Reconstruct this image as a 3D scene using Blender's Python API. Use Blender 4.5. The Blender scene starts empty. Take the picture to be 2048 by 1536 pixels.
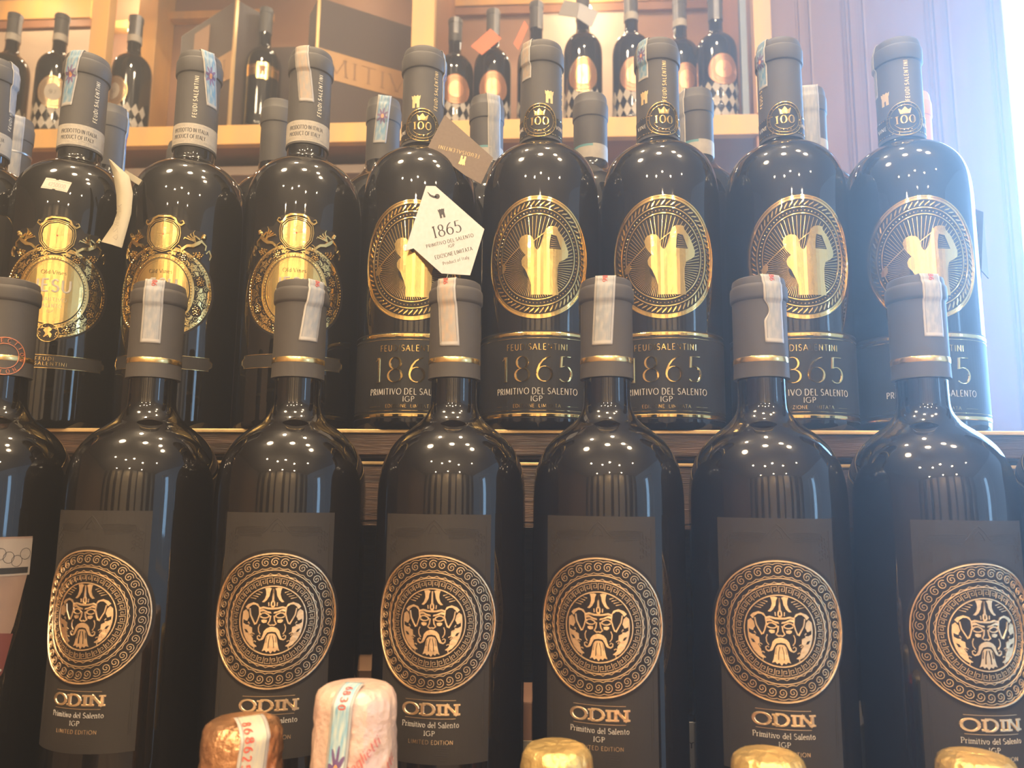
import bpy, bmesh, math, random
from mathutils import Vector, Matrix, noise
from mathutils.geometry import tessellate_polygon
PI = math.pi; sin = math.sin; cos = math.cos
SC = bpy.context.scene; COL = SC.collection
Z0 = 1200.0                                   # camera height in mm; every z below is relative to it
def V(x, y, z): return Vector((x*.001, y*.001, (z+Z0)*.001))

# ------------------------------------------------------------------ camera
PT, RL = math.radians(8.3), 0.010
F = Vector((0, cos(PT), sin(PT))); U0 = Vector((0, -sin(PT), cos(PT))); R0 = Vector((1, 0, 0))
RR = R0*cos(RL)+U0*sin(RL); UU = U0*cos(RL)-R0*sin(RL)
cd = bpy.data.cameras.new('camera'); cam = bpy.data.objects.new('camera', cd); COL.objects.link(cam)
m = Matrix((RR, UU, -F)).transposed().to_4x4(); m.translation = V(0, 0, 0); cam.matrix_world = m
cd.sensor_width = 36; cd.lens = 1550/2048*36; cd.clip_start = .01; cd.clip_end = 60
cd.dof.use_dof = True; cd.dof.focus_distance = .47; cd.dof.aperture_fstop = 15.0
SC.camera = cam
# ------------------------------------------------------------------ view, world
SC.view_settings.view_transform = 'Standard'; SC.view_settings.look = 'None'
SC.view_settings.gamma = 1; SC.view_settings.use_curve_mapping = False
SC.view_settings.exposure = 0.52
SC.cycles.max_bounces = 6; SC.cycles.volume_bounces = 0
W = bpy.data.worlds.new('world'); SC.world = W; W.use_nodes = True
W.node_tree.nodes['Background'].inputs[0].default_value = (.55, .75, 1, 1)
W.node_tree.nodes['Background'].inputs[1].default_value = 1.0
# ------------------------------------------------------------------ lamps of the room
WARM = (1, .74, .46)
def lamp(kind, name, loc, power, col, size=.08, to=None, spot=None, parent=None):
    l = bpy.data.lights.new(name, kind); l.energy = power; l.color = col
    if kind == 'AREA': l.shape = 'DISK'; l.size = size
    else: l.shadow_soft_size = size
    if spot: l.spot_size = spot; l.spot_blend = .6
    o = bpy.data.objects.new(name, l); COL.objects.link(o); o.location = loc
    if to is not None: o.rotation_euler = (to-loc).to_track_quat('-Z', 'Y').to_euler()
    if parent: o.parent = parent
    return o
CEIL = 1650.0
DOWN = [(-20, -200, 15, .24), (-900, -150, 18, .34), (560, -60, 9, .2), (860, -260, 12, .26), (-420, 420, 13, .12), (200, 420, 9, .12),
        (-1300, -1500, 24, .12), (-600, -1900, 26, .12), (-60, -1700, 26, .14), (620, -2000, 26, .12), (1500, -1500, 16, .1), (-200, -3150, 36, .12), (1000, -3150, 32, .12), (-1500, -3150, 32, .12)]  # last three lamps added to brighten the rear wall that the gold reflects
for i, (x, y, p, d) in enumerate(DOWN):
    lamp('AREA', 'downlight_beam', V(x, y, CEIL-12), p, WARM, d*.8, V(x, y+60, 0))
# daylight through the shop windows on the right
def win_light(name, loc, to, sx, sy, power, col):
    o = lamp('AREA', name, loc, power, col, 1, to); o.data.shape = 'RECTANGLE'; o.data.size = sx; o.data.size_y = sy
    return o
WN = ((1624, 1340, 60), (1540, 0, 60))
win_light('window_daylight', V(*WN[0]), V(*WN[1]), 1.35, 1.95, 175, (.24, .54, 1))
win_light('window_daylight', V(2960, -1700, 400), V(0, -1700, 400), .34, 1.2, 16, (.35, .65, 1))
LENS_VEIL = 0.47  # density of the volume added to stand in for lens glare

# ------------------------------------------------------------------ materials
MATS = {}
def mat(name, col=(.5, .5, .5), rough=.5, metal=0, spec=.5, coat=0, emit=None, es=0, bump=None, var=None, grain=None):
    if name in MATS: return MATS[name]
    M = bpy.data.materials.new(name); M.use_nodes = True; n = M.node_tree.nodes; l = M.node_tree.links
    b = n['Principled BSDF']; I = b.inputs
    I['Base Color'].default_value = (*col, 1); I['Roughness'].default_value = rough; I['Metallic'].default_value = metal
    I['Specular IOR Level'].default_value = spec; I['Coat Weight'].default_value = coat; I['Coat Roughness'].default_value = .05
    if emit: I['Emission Color'].default_value = (*emit, 1); I['Emission Strength'].default_value = es
    if bump or var or grain:
        tc = n.new('ShaderNodeTexCoord'); mp = n.new('ShaderNodeMapping'); l.new(tc.outputs['Object'], mp.inputs[0])
        if grain: mp.inputs['Scale'].default_value = grain
    if bump:
        t = n.new('ShaderNodeTexNoise'); t.inputs['Scale'].default_value = bump[0]; t.inputs['Detail'].default_value = 4
        l.new(mp.outputs[0], t.inputs['Vector']); bp = n.new('ShaderNodeBump'); bp.inputs['Distance'].default_value = bump[1]
        bp.inputs['Strength'].default_value = bump[2] if len(bump) > 2 else .6
        l.new(t.outputs[0], bp.inputs['Height']); l.new(bp.outputs[0], I['Normal'])
    if var:
        t = n.new('ShaderNodeTexNoise'); t.inputs['Scale'].default_value = var[0]; t.inputs['Detail'].default_value = 6
        l.new(mp.outputs[0], t.inputs['Vector']); r = n.new('ShaderNodeValToRGB')
        r.color_ramp.elements[0].color = (*col, 1); r.color_ramp.elements[1].color = (*var[1], 1)
        r.color_ramp.elements[0].position = .35; r.color_ramp.elements[1].position = .68
        l.new(t.outputs[0], r.inputs[0]); l.new(r.outputs[0], I['Base Color'])
    MATS[name] = M; return M
GLASS = mat('dark_bottle_glass', (.005, .004, .0035), .035, spec=.55)
CAPM = mat('matte_black_capsule', (.075, .066, .058), .55, spec=.3)
CAPT = mat('matte_black_capsule_rear', (.085, .08, .075), .5, spec=.3)
LABM = mat('charcoal_label_paper', (.033, .028, .024), .55, spec=.25)
LABB = mat('black_label_paper', (.020, .018, .016), .5, spec=.3)
GOLDC = mat('copper_gold_foil', (1.0, .76, .47), .38, 1, bump=(500, .0006, .5))
GOLDY = mat('yellow_gold_foil', (.74, .54, .21), .11, 1, bump=(160, .0003, .25))
GOLDB = mat('gold_band_foil', (.95, .68, .28), .22, 1)
DARKF = mat('dark_bronze_foil', (.014, .010, .008), .5, spec=.3)
WHITEI = mat('silver_ink', (.62, .57, .5), .5)
PAPER = mat('cream_paper', (.50, .45, .36), .6, var=(60, (.43, .39, .31)))
WPAPER = mat('white_card', (.74, .72, .69), .55, var=(400, (.68, .66, .62)))
BPAPER = mat('brown_card', (.21, .155, .11), .6, var=(500, (.18, .13, .09)))
INK = mat('dark_ink', (.06, .055, .055), .6)
REDI = mat('red_ink', (.65, .08, .05), .6)
PINK = mat('pink_printed_foil', (.74, .50, .42), .34, .25, bump=(200, .0016, .8), var=(60, (.80, .60, .46)))
COPF = mat('copper_foil', (.66, .36, .18), .28, .85, bump=(260, .0018, .8))
GOLF_ = mat('gold_foil_cap', (.74, .53, .20), .32, .7, bump=(260, .0016, .8))
WOODD = mat('dark_walnut', (.035, .019, .012), .35, spec=.5, bump=(30, .0008), var=(9, (.13, .07, .042)), grain=(3, 10, 45))
GILT = mat('gilt_edge_wood', (.85, .60, .28), .35, .5)
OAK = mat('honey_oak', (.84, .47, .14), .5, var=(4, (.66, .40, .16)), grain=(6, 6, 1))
OAKD = mat('shaded_cabinet_wood', (.36, .17, .085), .5, var=(4, (.30, .14, .07)), grain=(6, 6, 1))  # darker copy of the oak, shade put into its colour
MAUVE = mat('plum_wall_panelling', (.19, .088, .055), .42, var=(5, (.16, .072, .046)), grain=(8, 8, 1))
BACKP = mat('cabinet_back_panel', (.40, .235, .15), .6, var=(3, (.34, .19, .12)))
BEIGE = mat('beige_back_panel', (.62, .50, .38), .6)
BOXM = mat('gift_box_card', (.085, .062, .052), .5, spec=.3)
BOXB = mat('gift_box_band', (.48, .29, .13), .45, .3)
ORNG = mat('orange_card', (.72, .17, .06), .55)
ORCAP = mat('peach_capsule', (.72, .27, .10), .45)
TEAL = mat('teal_border_print', (.10, .30, .32), .5)
CREAMB = mat('cream_band_paper', (.50, .45, .36), .55, var=(200, (.42, .38, .31)))
CORD = mat('black_cord', (.02, .018, .016), .7)
GCORD = mat('gold_cord', (.65, .45, .22), .5, .4)
WALLM = mat('ochre_plaster', (.62, .40, .24), .8, var=(2, (.55, .35, .20)))
CEILM = mat('dark_ceiling_wood', (.22, .12, .06), .6, var=(3, (.12, .06, .03)))
FLOORM = mat('floor_tile', (.42, .30, .20), .35, var=(4, (.34, .24, .16)))
PILM = mat('cream_reflection_pilaster', (.85, .68, .44), .5)
WHITEF = mat('white_window_frame', (.78, .80, .82), .5)
STEEL = mat('brushed_steel', (.6, .6, .6), .3, 1)
STRIPM = mat('blue_grey_metal_strip', (.22, .27, .33), .5, .2)
def glassmat():
    M = bpy.data.materials.new('window_glass'); M.use_nodes = True; n = M.node_tree.nodes; l = M.node_tree.links
    b = n['Principled BSDF']; b.inputs['Base Color'].default_value = (.8, .9, 1, 1); b.inputs['Roughness'].default_value = .02
    t = n.new('ShaderNodeBsdfTransparent'); mx = n.new('ShaderNodeMixShader'); mx.inputs[0].default_value = .92
    l.new(b.outputs[0], mx.inputs[1]); l.new(t.outputs[0], mx.inputs[2]); l.new(mx.outputs[0], n['Material Output'].inputs[0]); return M
WGLASS = glassmat()
SKYP = mat('overexposed_daylight', (.8, .9, 1), .5, emit=(.66, .88, 1), es=1.35)
LAMPM = mat('lit_lamp_lens', (1, .9, .7), .5, emit=(1, .80, .52), es=14)

def stampmat(name, base, tint, flower):
    M = bpy.data.materials.new(name); M.use_nodes = True; n = M.node_tree.nodes; l = M.node_tree.links
    b = n['Principled BSDF']; b.inputs['Roughness'].default_value = .5
    uv = n.new('ShaderNodeUVMap'); sp = n.new('ShaderNodeSeparateXYZ'); l.new(uv.outputs[0], sp.inputs[0])
    def mth(op, a, c=None):
        q = n.new('ShaderNodeMath'); q.operation = op
        for i, v in enumerate((a, c)):
            if v is None: continue
            if isinstance(v, (int, float)): q.inputs[i].default_value = v
            else: l.new(v, q.inputs[i])
        return q.outputs[0]
    def mix(f, a, c):
        q = n.new('ShaderNodeMix'); q.data_type = 'RGBA'; l.new(f, q.inputs[0])
        for i, v in ((6, a), (7, c)):
            if isinstance(v, tuple): q.inputs[i].default_value = (*v, 1)
            else: l.new(v, q.inputs[i])
        return q.outputs[2]
    du = mth('ABSOLUTE', mth('SUBTRACT', sp.outputs[0], .5))           # 0 at the middle line, .5 at the edge
    ns = n.new('ShaderNodeTexNoise'); ns.inputs['Scale'].default_value = 7; ns.inputs['Detail'].default_value = 6
    l.new(uv.outputs[0], ns.inputs['Vector'])
    rp = n.new('ShaderNodeValToRGB'); e = rp.color_ramp.elements; e[0].position = .38; e[0].color = (*base, 1); e[1].position = .6; e[1].color = (*tint, 1)
    l.new(ns.outputs[0], rp.inputs[0])
    c = rp.outputs[0]
    dv = mth('SUBTRACT', sp.outputs[1], .55)
    if flower:
        rad = mth('SQRT', mth('ADD', mth('POWER', mth('MULTIPLY', du, .32), 2), mth('POWER', dv, 2)))
        ang = mth('SINE', mth('MULTIPLY', mth('ARCTAN2', dv, mth('MULTIPLY', mth('SUBTRACT', sp.outputs[0], .5), .32)), 8))
        pet = mth('LESS_THAN', rad, mth('ADD', .10, mth('MULTIPLY', ang, .04)))
        c = mix(pet, c, (.16, .09, .22)); c = mix(mth('LESS_THAN', rad, .035), c, (.75, .35, .15))
    line = mth('MULTIPLY', mth('GREATER_THAN', du, .37), mth('LESS_THAN', du, .405))
    c = mix(line, c, (.20, .20, .20)); c = mix(mth('GREATER_THAN', du, .41), c, (.48, .45, .40))
    c = mix(mth('GREATER_THAN', sp.outputs[1], .95), c, (.48, .45, .40))
    l.new(c, b.inputs['Base Color']); return M
STB = stampmat('tax_stamp_blue_print', (.40, .45, .45), (.10, .27, .42), True)
STW = stampmat('tax_stamp_pale_print', (.40, .38, .35), (.28, .30, .32), False)
STO = stampmat('tax_stamp_peach_print', (.48, .35, .24), (.36, .33, .29), False)

# ------------------------------------------------------------------ object helpers
def link(name, me, parent=None):
    o = bpy.data.objects.new(name, me); COL.objects.link(o)
    if parent is not None: o.parent = parent
    return o
def thing(name, label, cat, loc, rz=0, group=None):
    o = bpy.data.objects.new(name, None); COL.objects.link(o); o.empty_display_size = .02
    o.location = loc; o.rotation_euler = (0, 0, rz); o['label'] = label; o['category'] = cat
    if group: o['group'] = group
    return o
def tag(o, label, cat, group=None, kind=None):
    o['label'] = label; o['category'] = cat
    if group: o['group'] = group
    if kind: o['kind'] = kind
    return o
def mesh_from(name, verts, faces, mats, idx=None, smooth=False, uvs=None):
    me = bpy.data.meshes.new(name); me.from_pydata(verts, [], faces)
    for q in mats: me.materials.append(q)
    if idx:
        for p, i in zip(me.polygons, idx): p.material_index = i
    if smooth:
        me.polygons.foreach_set('use_smooth', [True]*len(me.polygons))
    if uvs:
        ul = me.uv_layers.new(name='UVMap')
        for lp in me.loops: ul.data[lp.index].uv = uvs[lp.vertex_index]
    me.update(); return me
CACHE = {}
def cached(key, fn):
    if key not in CACHE: CACHE[key] = fn()
    return CACHE[key]
def lathe(name, prof, m_, seg=72, sharp=None):
    """prof: list of (r, h) in mm from bottom to top; object space in metres"""
    vs, fs = [], []
    for r, h in prof:
        for k in range(seg):
            a = 2*PI*k/seg; vs.append((r*sin(a)*.001, -r*cos(a)*.001, h*.001))
    n = len(prof)
    for i in range(n-1):
        for k in range(seg):
            a, b = i*seg+k, i*seg+(k+1) % seg
            fs.append((a, b, b+seg, a+seg))
    c0 = len(vs); vs.append((0, 0, prof[0][1]*.001)); vs.append((0, 0, prof[-1][1]*.001))
    for k in range(seg):
        fs.append((c0, (k+1) % seg, k)); fs.append((c0+1, (n-1)*seg+k, (n-1)*seg+(k+1) % seg))
    me = mesh_from(name, vs, fs, [m_], smooth=True)
    me.set_sharp_from_angle(angle=math.radians(38)) if hasattr(me, 'set_sharp_from_angle') else None
    return me
def spline(pts, n=8):
    """Catmull-Rom through (r,h) points"""
    out = []
    P = [pts[0]]+list(pts)+[pts[-1]]
    for i in range(1, len(P)-2):
        p0, p1, p2, p3 = P[i-1], P[i], P[i+1], P[i+2]
        for k in range(n):
            t = k/n
            out.append(tuple(.5*((2*p1[j])+(-p0[j]+p2[j])*t+(2*p0[j]-5*p1[j]+4*p2[j]-p3[j])*t*t+(-p0[j]+3*p1[j]-3*p2[j]+p3[j])*t**3) for j in (0, 1)))
    out.append(tuple(pts[-1])); return out
def box_bm(bm, x0, x1, y0, y1, z0, z1, bev=0):
    vs = [bm.verts.new((x*.001, y*.001, z*.001)) for x in (x0, x1) for y in (y0, y1) for z in (z0, z1)]
    fs = [bm.faces.new([vs[i] for i in f]) for f in ((0, 1, 3, 2), (4, 6, 7, 5), (0, 4, 5, 1), (2, 3, 7, 6), (0, 2, 6, 4), (1, 5, 7, 3))]
    if bev:
        es = list({e for f in fs for e in f.edges})
        bmesh.ops.bevel(bm, geom=es, offset=bev*.001, segments=2, affect='EDGES', profile=.6)
def box(name, x0, x1, y0, y1, z0, z1, m_, parent=None, bev=0):
    """absolute coordinates (mm, z relative to the camera height) when it has no parent, else local"""
    bm = bmesh.new(); box_bm(bm, x0, x1, y0, y1, z0, z1, bev)
    me = bpy.data.meshes.new(name); bm.to_mesh(me); bm.free(); me.materials.append(m_)
    o = link(name, me, parent)
    if parent is None: o.location = (0, 0, Z0*.001)
    return o
def sbox(*a, **k):
    o = box(*a, **k); o['kind'] = 'structure'; return o

# ------------------------------------------------------------------ flat artwork wrapped on surfaces
class Art:
    def __init__(s): s.v = []; s.f = []; s.m = []
    def add(s, vs, fs, mi):
        o = len(s.v); s.v += vs; s.f += [tuple(i+o for i in f) for f in fs]; s.m += [mi]*len(fs)
    def ribbon(s, pts, w, h0=0, h1=.3, mi=0, closed=False):
        n = len(pts)
        if n < 2: return
        vs = []; W_ = w if isinstance(w, list) else [w]*n
        for i, (x, y) in enumerate(pts):
            if closed: a, b = pts[i-1], pts[(i+1) % n]
            else: a, b = pts[max(i-1, 0)], pts[min(i+1, n-1)]
            dx, dy = b[0]-a[0], b[1]-a[1]; L_ = math.hypot(dx, dy) or 1; nx, ny = -dy/L_, dx/L_; q = W_[i]/2
            vs += [(x+nx*q, y+ny*q, h0), (x+nx*q*.62, y+ny*q*.62, h1), (x-nx*q*.62, y-ny*q*.62, h1), (x-nx*q, y-ny*q, h0)]
        fs = []
        for i in range(n if closed else n-1):
            a, b = i*4, ((i+1) % n)*4
            for k in range(3): fs.append((a+k+1, b+k+1, b+k, a+k))
        s.add(vs, fs, mi)
    def poly(s, pts, h=.3, mi=0, h0=0):
        n = len(pts); ar = sum(pts[i][0]*pts[(i+1) % n][1]-pts[(i+1) % n][0]*pts[i][1] for i in range(n))
        if ar < 0: pts = pts[::-1]
        vs = [(x, y, h) for x, y in pts]+[(x, y, h0) for x, y in pts]
        fs = [tuple(t) for t in tessellate_polygon([[Vector((x, y, 0)) for x, y in pts]])]
        g = []
        for t in fs:
            (ax, ay), (bx, by), (cx, cy) = (pts[i] for i in t)
            g.append(t if (bx-ax)*(cy-ay)-(by-ay)*(cx-ax) > 0 else t[::-1])
        for i in range(n):
            j = (i+1) % n; g.append((i, i+n, j+n, j))
        s.add(vs, g, mi)
    def dot(s, x, y, r, h0=0, h1=.4, mi=0, n=7):
        vs = [(x+r*cos(2*PI*k/n), y+r*sin(2*PI*k/n), h0) for k in range(n)]+[(x+.55*r*cos(2*PI*k/n), y+.55*r*sin(2*PI*k/n), h0+(h1-h0)*.8) for k in range(n)]+[(x, y, h1)]
        fs = [(k, (k+1) % n, n+(k+1) % n, n+k) for k in range(n)]+[(n+k, n+(k+1) % n, 2*n) for k in range(n)]
        s.add(vs, fs, mi)
    def ring(s, cx, cy, rx, ry, w, h0=0, h1=.3, mi=0, n=72, a0=0, a1=None):
        if a1 is None: s.ribbon([(cx+rx*cos(2*PI*k/n), cy+ry*sin(2*PI*k/n)) for k in range(n)], w, h0, h1, mi, True)
        else: s.ribbon([(cx+rx*cos(a0+(a1-a0)*k/n), cy+ry*sin(a0+(a1-a0)*k/n)) for k in range(n+1)], w, h0, h1, mi)
    def annulus(s, cx, cy, rx, ry, f, h, mi, n=72):
        vs = []
        for k in range(n):
            c, d = cos(2*PI*k/n), sin(2*PI*k/n); vs += [(cx+rx*c, cy+ry*d, h), (cx+rx*f*c, cy+ry*f*d, h)]
        s.add(vs, [(2*k, 2*((k+1) % n), 2*((k+1) % n)+1, 2*k+1) for k in range(n)], mi)
    def disk(s, cx, cy, rx, ry, h, mi, n=64, h0=0): s.poly([(cx+rx*cos(2*PI*k/n), cy+ry*sin(2*PI*k/n)) for k in range(n)], h, mi, h0)
    def rect(s, x0, x1, y0, y1, h, mi, h0=0): s.poly([(x0, y0), (x1, y0), (x1, y1), (x0, y1)], h, mi, h0)
    def text(s, t, cx, y, size, wmin, wmax, serif=0, sp=.12, h0=0, h1=.15, mi=0, width=None, xf=None, sc=1):
        """stroke lettering; y is the baseline, centred on cx, squeezed to width if given"""
        adv = 0; items = []
        for ch in t:
            k = 1
            if sc != 1 and ch in '^': continue
            if ch == ' ': adv += .38; continue
            a, st = GL[ch]; items.append((adv, st)); adv += a+sp
        adv -= sp; kx = size if width is None else width/adv
        x0 = cx-adv*kx/2
        for ax, sts in items:
            for st in sts:
                pts = [((x0+(ax+px)*kx), y+py*size) for px, py in st]
                n = len(pts); ws = []
                for i in range(n):
                    a, b = pts[max(i-1, 0)], pts[min(i+1, n-1)]
                    L_ = math.hypot(b[0]-a[0], b[1]-a[1]) or 1; v = abs(b[1]-a[1])/L_
                    if abs(b[0]-a[0]) > .2*L_ and (b[1]-a[1])*(b[0]-a[0]) > 0 and n == 2: v *= .3
                    ws.append((wmin+(wmax-wmin)*v**1.3)*size)
                P = pts if xf is None else [xf(*p) for p in pts]
                s.ribbon(P, ws, h0, h1, mi)
                if serif:
                    for i, j in ((0, 1), (n-1, n-2)):
                        px, py = st[i]; qx, qy = st[j]
                        if min(abs(py), abs(py-1), abs(py-.65), abs(py+.3)) < .01 and abs(qx-px) < .5*abs(qy-py) and (n < 8 or abs(qx-px) < .02):
                            X, Y = pts[i]; e = (serif+wmax*.5)*size; yy = Y+(wmin*.5*size if qy > py else -wmin*.5*size)
                            P = [(X-e, yy), (X+e, yy)]
                            if xf: P = [xf(*p) for p in P]
                            s.ribbon(P, wmin*size*1.1, h0, h1, mi)
    def build(s, name, mapf, mats, cut=2.0, smooth=False, rng=None, uvf=None):
        bm = bmesh.new(); vv = [bm.verts.new(p) for p in s.v]
        for f, mi in zip(s.f, s.m):
            try: q = bm.faces.new([vv[i] for i in f]); q.material_index = mi; q.smooth = smooth
            except ValueError: pass
        if cut:
            x0 = min(p[0] for p in s.v); x1 = max(p[0] for p in s.v); k = math.ceil(x0/cut)*cut
            while k < x1:
                bmesh.ops.bisect_plane(bm, geom=bm.verts[:]+bm.edges[:]+bm.faces[:], plane_co=(k, 0, 0), plane_no=(1, 0, 0), dist=1e-4); k += cut
        uvl = None
        if uvf:
            uvl = bm.loops.layers.uv.new('UVMap')
            for f in bm.faces:
                for lp in f.loops: lp[uvl].uv = uvf(lp.vert.co.x, lp.vert.co.y)
        for v in bm.verts: v.co = Vector(mapf(*v.co))*.001
        me = bpy.data.meshes.new(name); bm.to_mesh(me); bm.free()
        for q in mats: me.materials.append(q)
        return me
def Lp(*a): return [(a[i], a[i+1]) for i in range(0, len(a), 2)]
def Ar(cx, cy, rx, ry, a0, a1, n=None):
    n = n or max(5, int(abs(a1-a0)/22)); return [(cx+rx*cos(math.radians(a0+(a1-a0)*k/n)), cy+ry*sin(math.radians(a0+(a1-a0)*k/n))) for k in range(n+1)]
P_ = [Lp(.1, 0, .1, 1), Lp(.1, 1, .3, 1)+Ar(.3, .74, .27, .26, 90, -90)+Lp(.1, .48)]
GL = {
 'A': (.8, [Lp(.02, 0, .4, 1), Lp(.4, 1, .78, 0), Lp(.17, .35, .63, .35)]),
 'B': (.62, P_+[Lp(.3, .48)+Ar(.32, .24, .28, .24, 90, -90)+Lp(.1, 0)]),
 'C': (.86, [Ar(.47, .5, .44, .5, 45, 315)]),
 'D': (.82, [Lp(.1, 0, .1, 1), Lp(.1, 1, .35, 1)+Ar(.35, .5, .42, .5, 90, -90)+Lp(.1, 0)]),
 'E': (.6, [Lp(.1, 0, .1, 1), Lp(.1, 1, .54, 1), Lp(.1, .52, .48, .52), Lp(.1, 0, .57, 0)]),
 'F': (.55, [Lp(.1, 0, .1, 1), Lp(.1, 1, .52, 1), Lp(.1, .52, .46, .52)]),
 'G': (.92, [Ar(.47, .5, .44, .5, 45, 320), Lp(.82, .12, .82, .45), Lp(.6, .45, .92, .45)]),
 'I': (.22, [Lp(.11, 0, .11, 1)]),
 'L': (.56, [Lp(.1, 0, .1, 1), Lp(.1, 0, .54, 0)]),
 'M': (.96, [Lp(.06, 0, .14, 1), Lp(.14, 1, .48, .1), Lp(.48, .1, .82, 1), Lp(.82, 1, .9, 0)]),
 'N': (.82, [Lp(.1, 0, .1, 1), Lp(.1, 1, .72, 0), Lp(.72, 0, .72, 1)]),
 'O': (.96, [Ar(.48, .5, .45, .5, 0, 360, 20)]),
 'P': (.6, P_), 'R': (.66, P_+[Lp(.3, .48, .64, 0)]),
 'S': (.56, [Ar(.29, .75, .21, .25, 30, 270)+Ar(.29, .25, .24, .25, 85, -150)]),
 'T': (.64, [Lp(0, 1, .64, 1), Lp(.32, 0, .32, 1)]),
 'U': (.76, [Lp(.1, 1, .1, .35)+Ar(.38, .35, .28, .35, 180, 360)+Lp(.66, 1)]),
 'V': (.74, [Lp(.02, 1, .37, 0), Lp(.37, 0, .72, 1)]),
 'Y': (.7, [Lp(.02, 1, .35, .5), Lp(.68, 1, .35, .5), Lp(.35, .5, .35, 0)]),
 'J': (.4, [Lp(.3, 1, .3, .2)+Ar(.14, .2, .16, .2, 0, -150)]),
 'Z': (.66, [Lp(.05, 1, .6, 1), Lp(.6, 1, .04, 0), Lp(.04, 0, .62, 0)]),
 '0': (.6, [Ar(.3, .5, .27, .5, 0, 360, 20)]),
 '1': (.3, [Lp(.02, .86, .16, 1), Lp(.16, 1, .16, 0)]),
 '2': (.6, [Ar(.3, .74, .24, .26, 165, -35)+Lp(.04, 0), Lp(.04, 0, .58, 0)]),
 '3': (.56, [Ar(.27, .76, .22, .24, 150, -90)+Ar(.27, .26, .26, .26, 90, -150)]),
 '4': (.64, [Lp(.45, 1, .03, .3), Lp(.03, .3, .62, .3), Lp(.47, 0, .47, 1)]),
 '5': (.56, [Lp(.12, 1, .5, 1), Lp(.13, 1, .1, .56)+Ar(.25, .31, .28, .31, 115, -140)]),
 '6': (.6, [[(.53, .99), (.4, .95), (.25, .84), (.12, .66), (.05, .46), (.03, .31)]+Ar(.31, .3, .28, .3, 180, 540, 18)]),
 '7': (.58, [Lp(.03, 1, .56, 1), Lp(.56, 1, .2, 0)]),
 '8': (.6, [Ar(.3, .76, .21, .24, -90, 270, 16), Ar(.3, .26, .27, .26, 90, 450, 18)]),
 '9': (.6, [Ar(.3, .7, .26, .3, 0, 360, 18)+[(.54, .4), (.4, .12), (.15, .0)]]),
 'a': (.5, [Ar(.25, .2, .2, .2, 0, 360, 12), Lp(.45, 0, .45, .42)+Ar(.26, .45, .19, .2, 0, 150)]),
 'b': (.5, [Lp(.08, 0, .08, 1), Ar(.27, .3, .2, .3, 0, 360, 12)]),
 'c': (.48, [Ar(.26, .32, .22, .32, 50, 310)]),
 'd': (.54, [Ar(.27, .3, .21, .3, 0, 360, 12), Lp(.48, 0, .48, 1)]),
 'e': (.5, [Lp(.05, .36, .46, .36)+Ar(.26, .32, .22, .32, 10, 310)]),
 'f': (.34, [Lp(.12, 0, .12, .8)+Ar(.27, .8, .15, .2, 180, 60), Lp(0, .62, .32, .62)]),
 'g': (.52, [Ar(.26, .34, .2, .3, 0, 360, 12), Lp(.46, .62, .46, -.1)+Ar(.28, -.1, .18, .2, 0, -150)]),
 'h': (.54, [Lp(.08, 0, .08, 1), Lp(.08, .4)+Ar(.27, .42, .19, .22, 150, 0)+Lp(.46, 0)]),
 'i': (.2, [Lp(.1, 0, .1, .65), Lp(.1, .85, .1, .95)]),
 'l': (.2, [Lp(.1, 0, .1, 1)]),
 'm': (.84, [Lp(.08, 0, .08, .65), Lp(.08, .4)+Ar(.24, .42, .17, .22, 150, 0)+Lp(.41, 0), Lp(.41, .4)+Ar(.58, .42, .17, .22, 150, 0)+Lp(.75, 0)]),
 'n': (.54, [Lp(.08, 0, .08, .65), Lp(.08, .4)+Ar(.27, .42, .19, .22, 150, 0)+Lp(.46, 0)]),
 'o': (.54, [Ar(.27, .32, .23, .32, 0, 360, 14)]),
 'p': (.54, [Lp(.08, -.3, .08, .65), Ar(.28, .34, .21, .3, 0, 360, 12)]),
 'r': (.36, [Lp(.08, 0, .08, .65), Lp(.08, .4)+Ar(.26, .42, .18, .22, 160, 60)]),
 's': (.4, [Ar(.2, .48, .14, .16, 30, 270)+Ar(.2, .16, .16, .16, 85, -150)]),
 't': (.34, [Lp(.15, .9, .15, .15)+Ar(.27, .14, .12, .14, 180, 300), Lp(.02, .65, .32, .65)]),
 'u': (.54, [Lp(.08, .65, .08, .2)+Ar(.27, .2, .19, .2, 180, 360)+Lp(.46, .65), Lp(.46, .3, .46, 0)]),
 'y': (.48, [Lp(.02, .65, .24, 0), Lp(.46, .65, .14, -.3)]),
 'v': (.48, [Lp(.02, .65, .24, 0), Lp(.24, 0, .46, .65)]),
 '-': (.3, [Lp(.02, .4, .28, .4)]), '/': (.4, [Lp(.02, 0, .38, 1)]), '.': (.16, [Lp(.05, .05, .11, .05)]),
}
def cyl(R, zoff=0, yaw=0, prof=None):
    def f(x, y, h):
        r = (prof(y) if prof else R); a = x/R+yaw
        return ((r+h)*sin(a), -(r+h)*cos(a), y+zoff)
    return f
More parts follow.
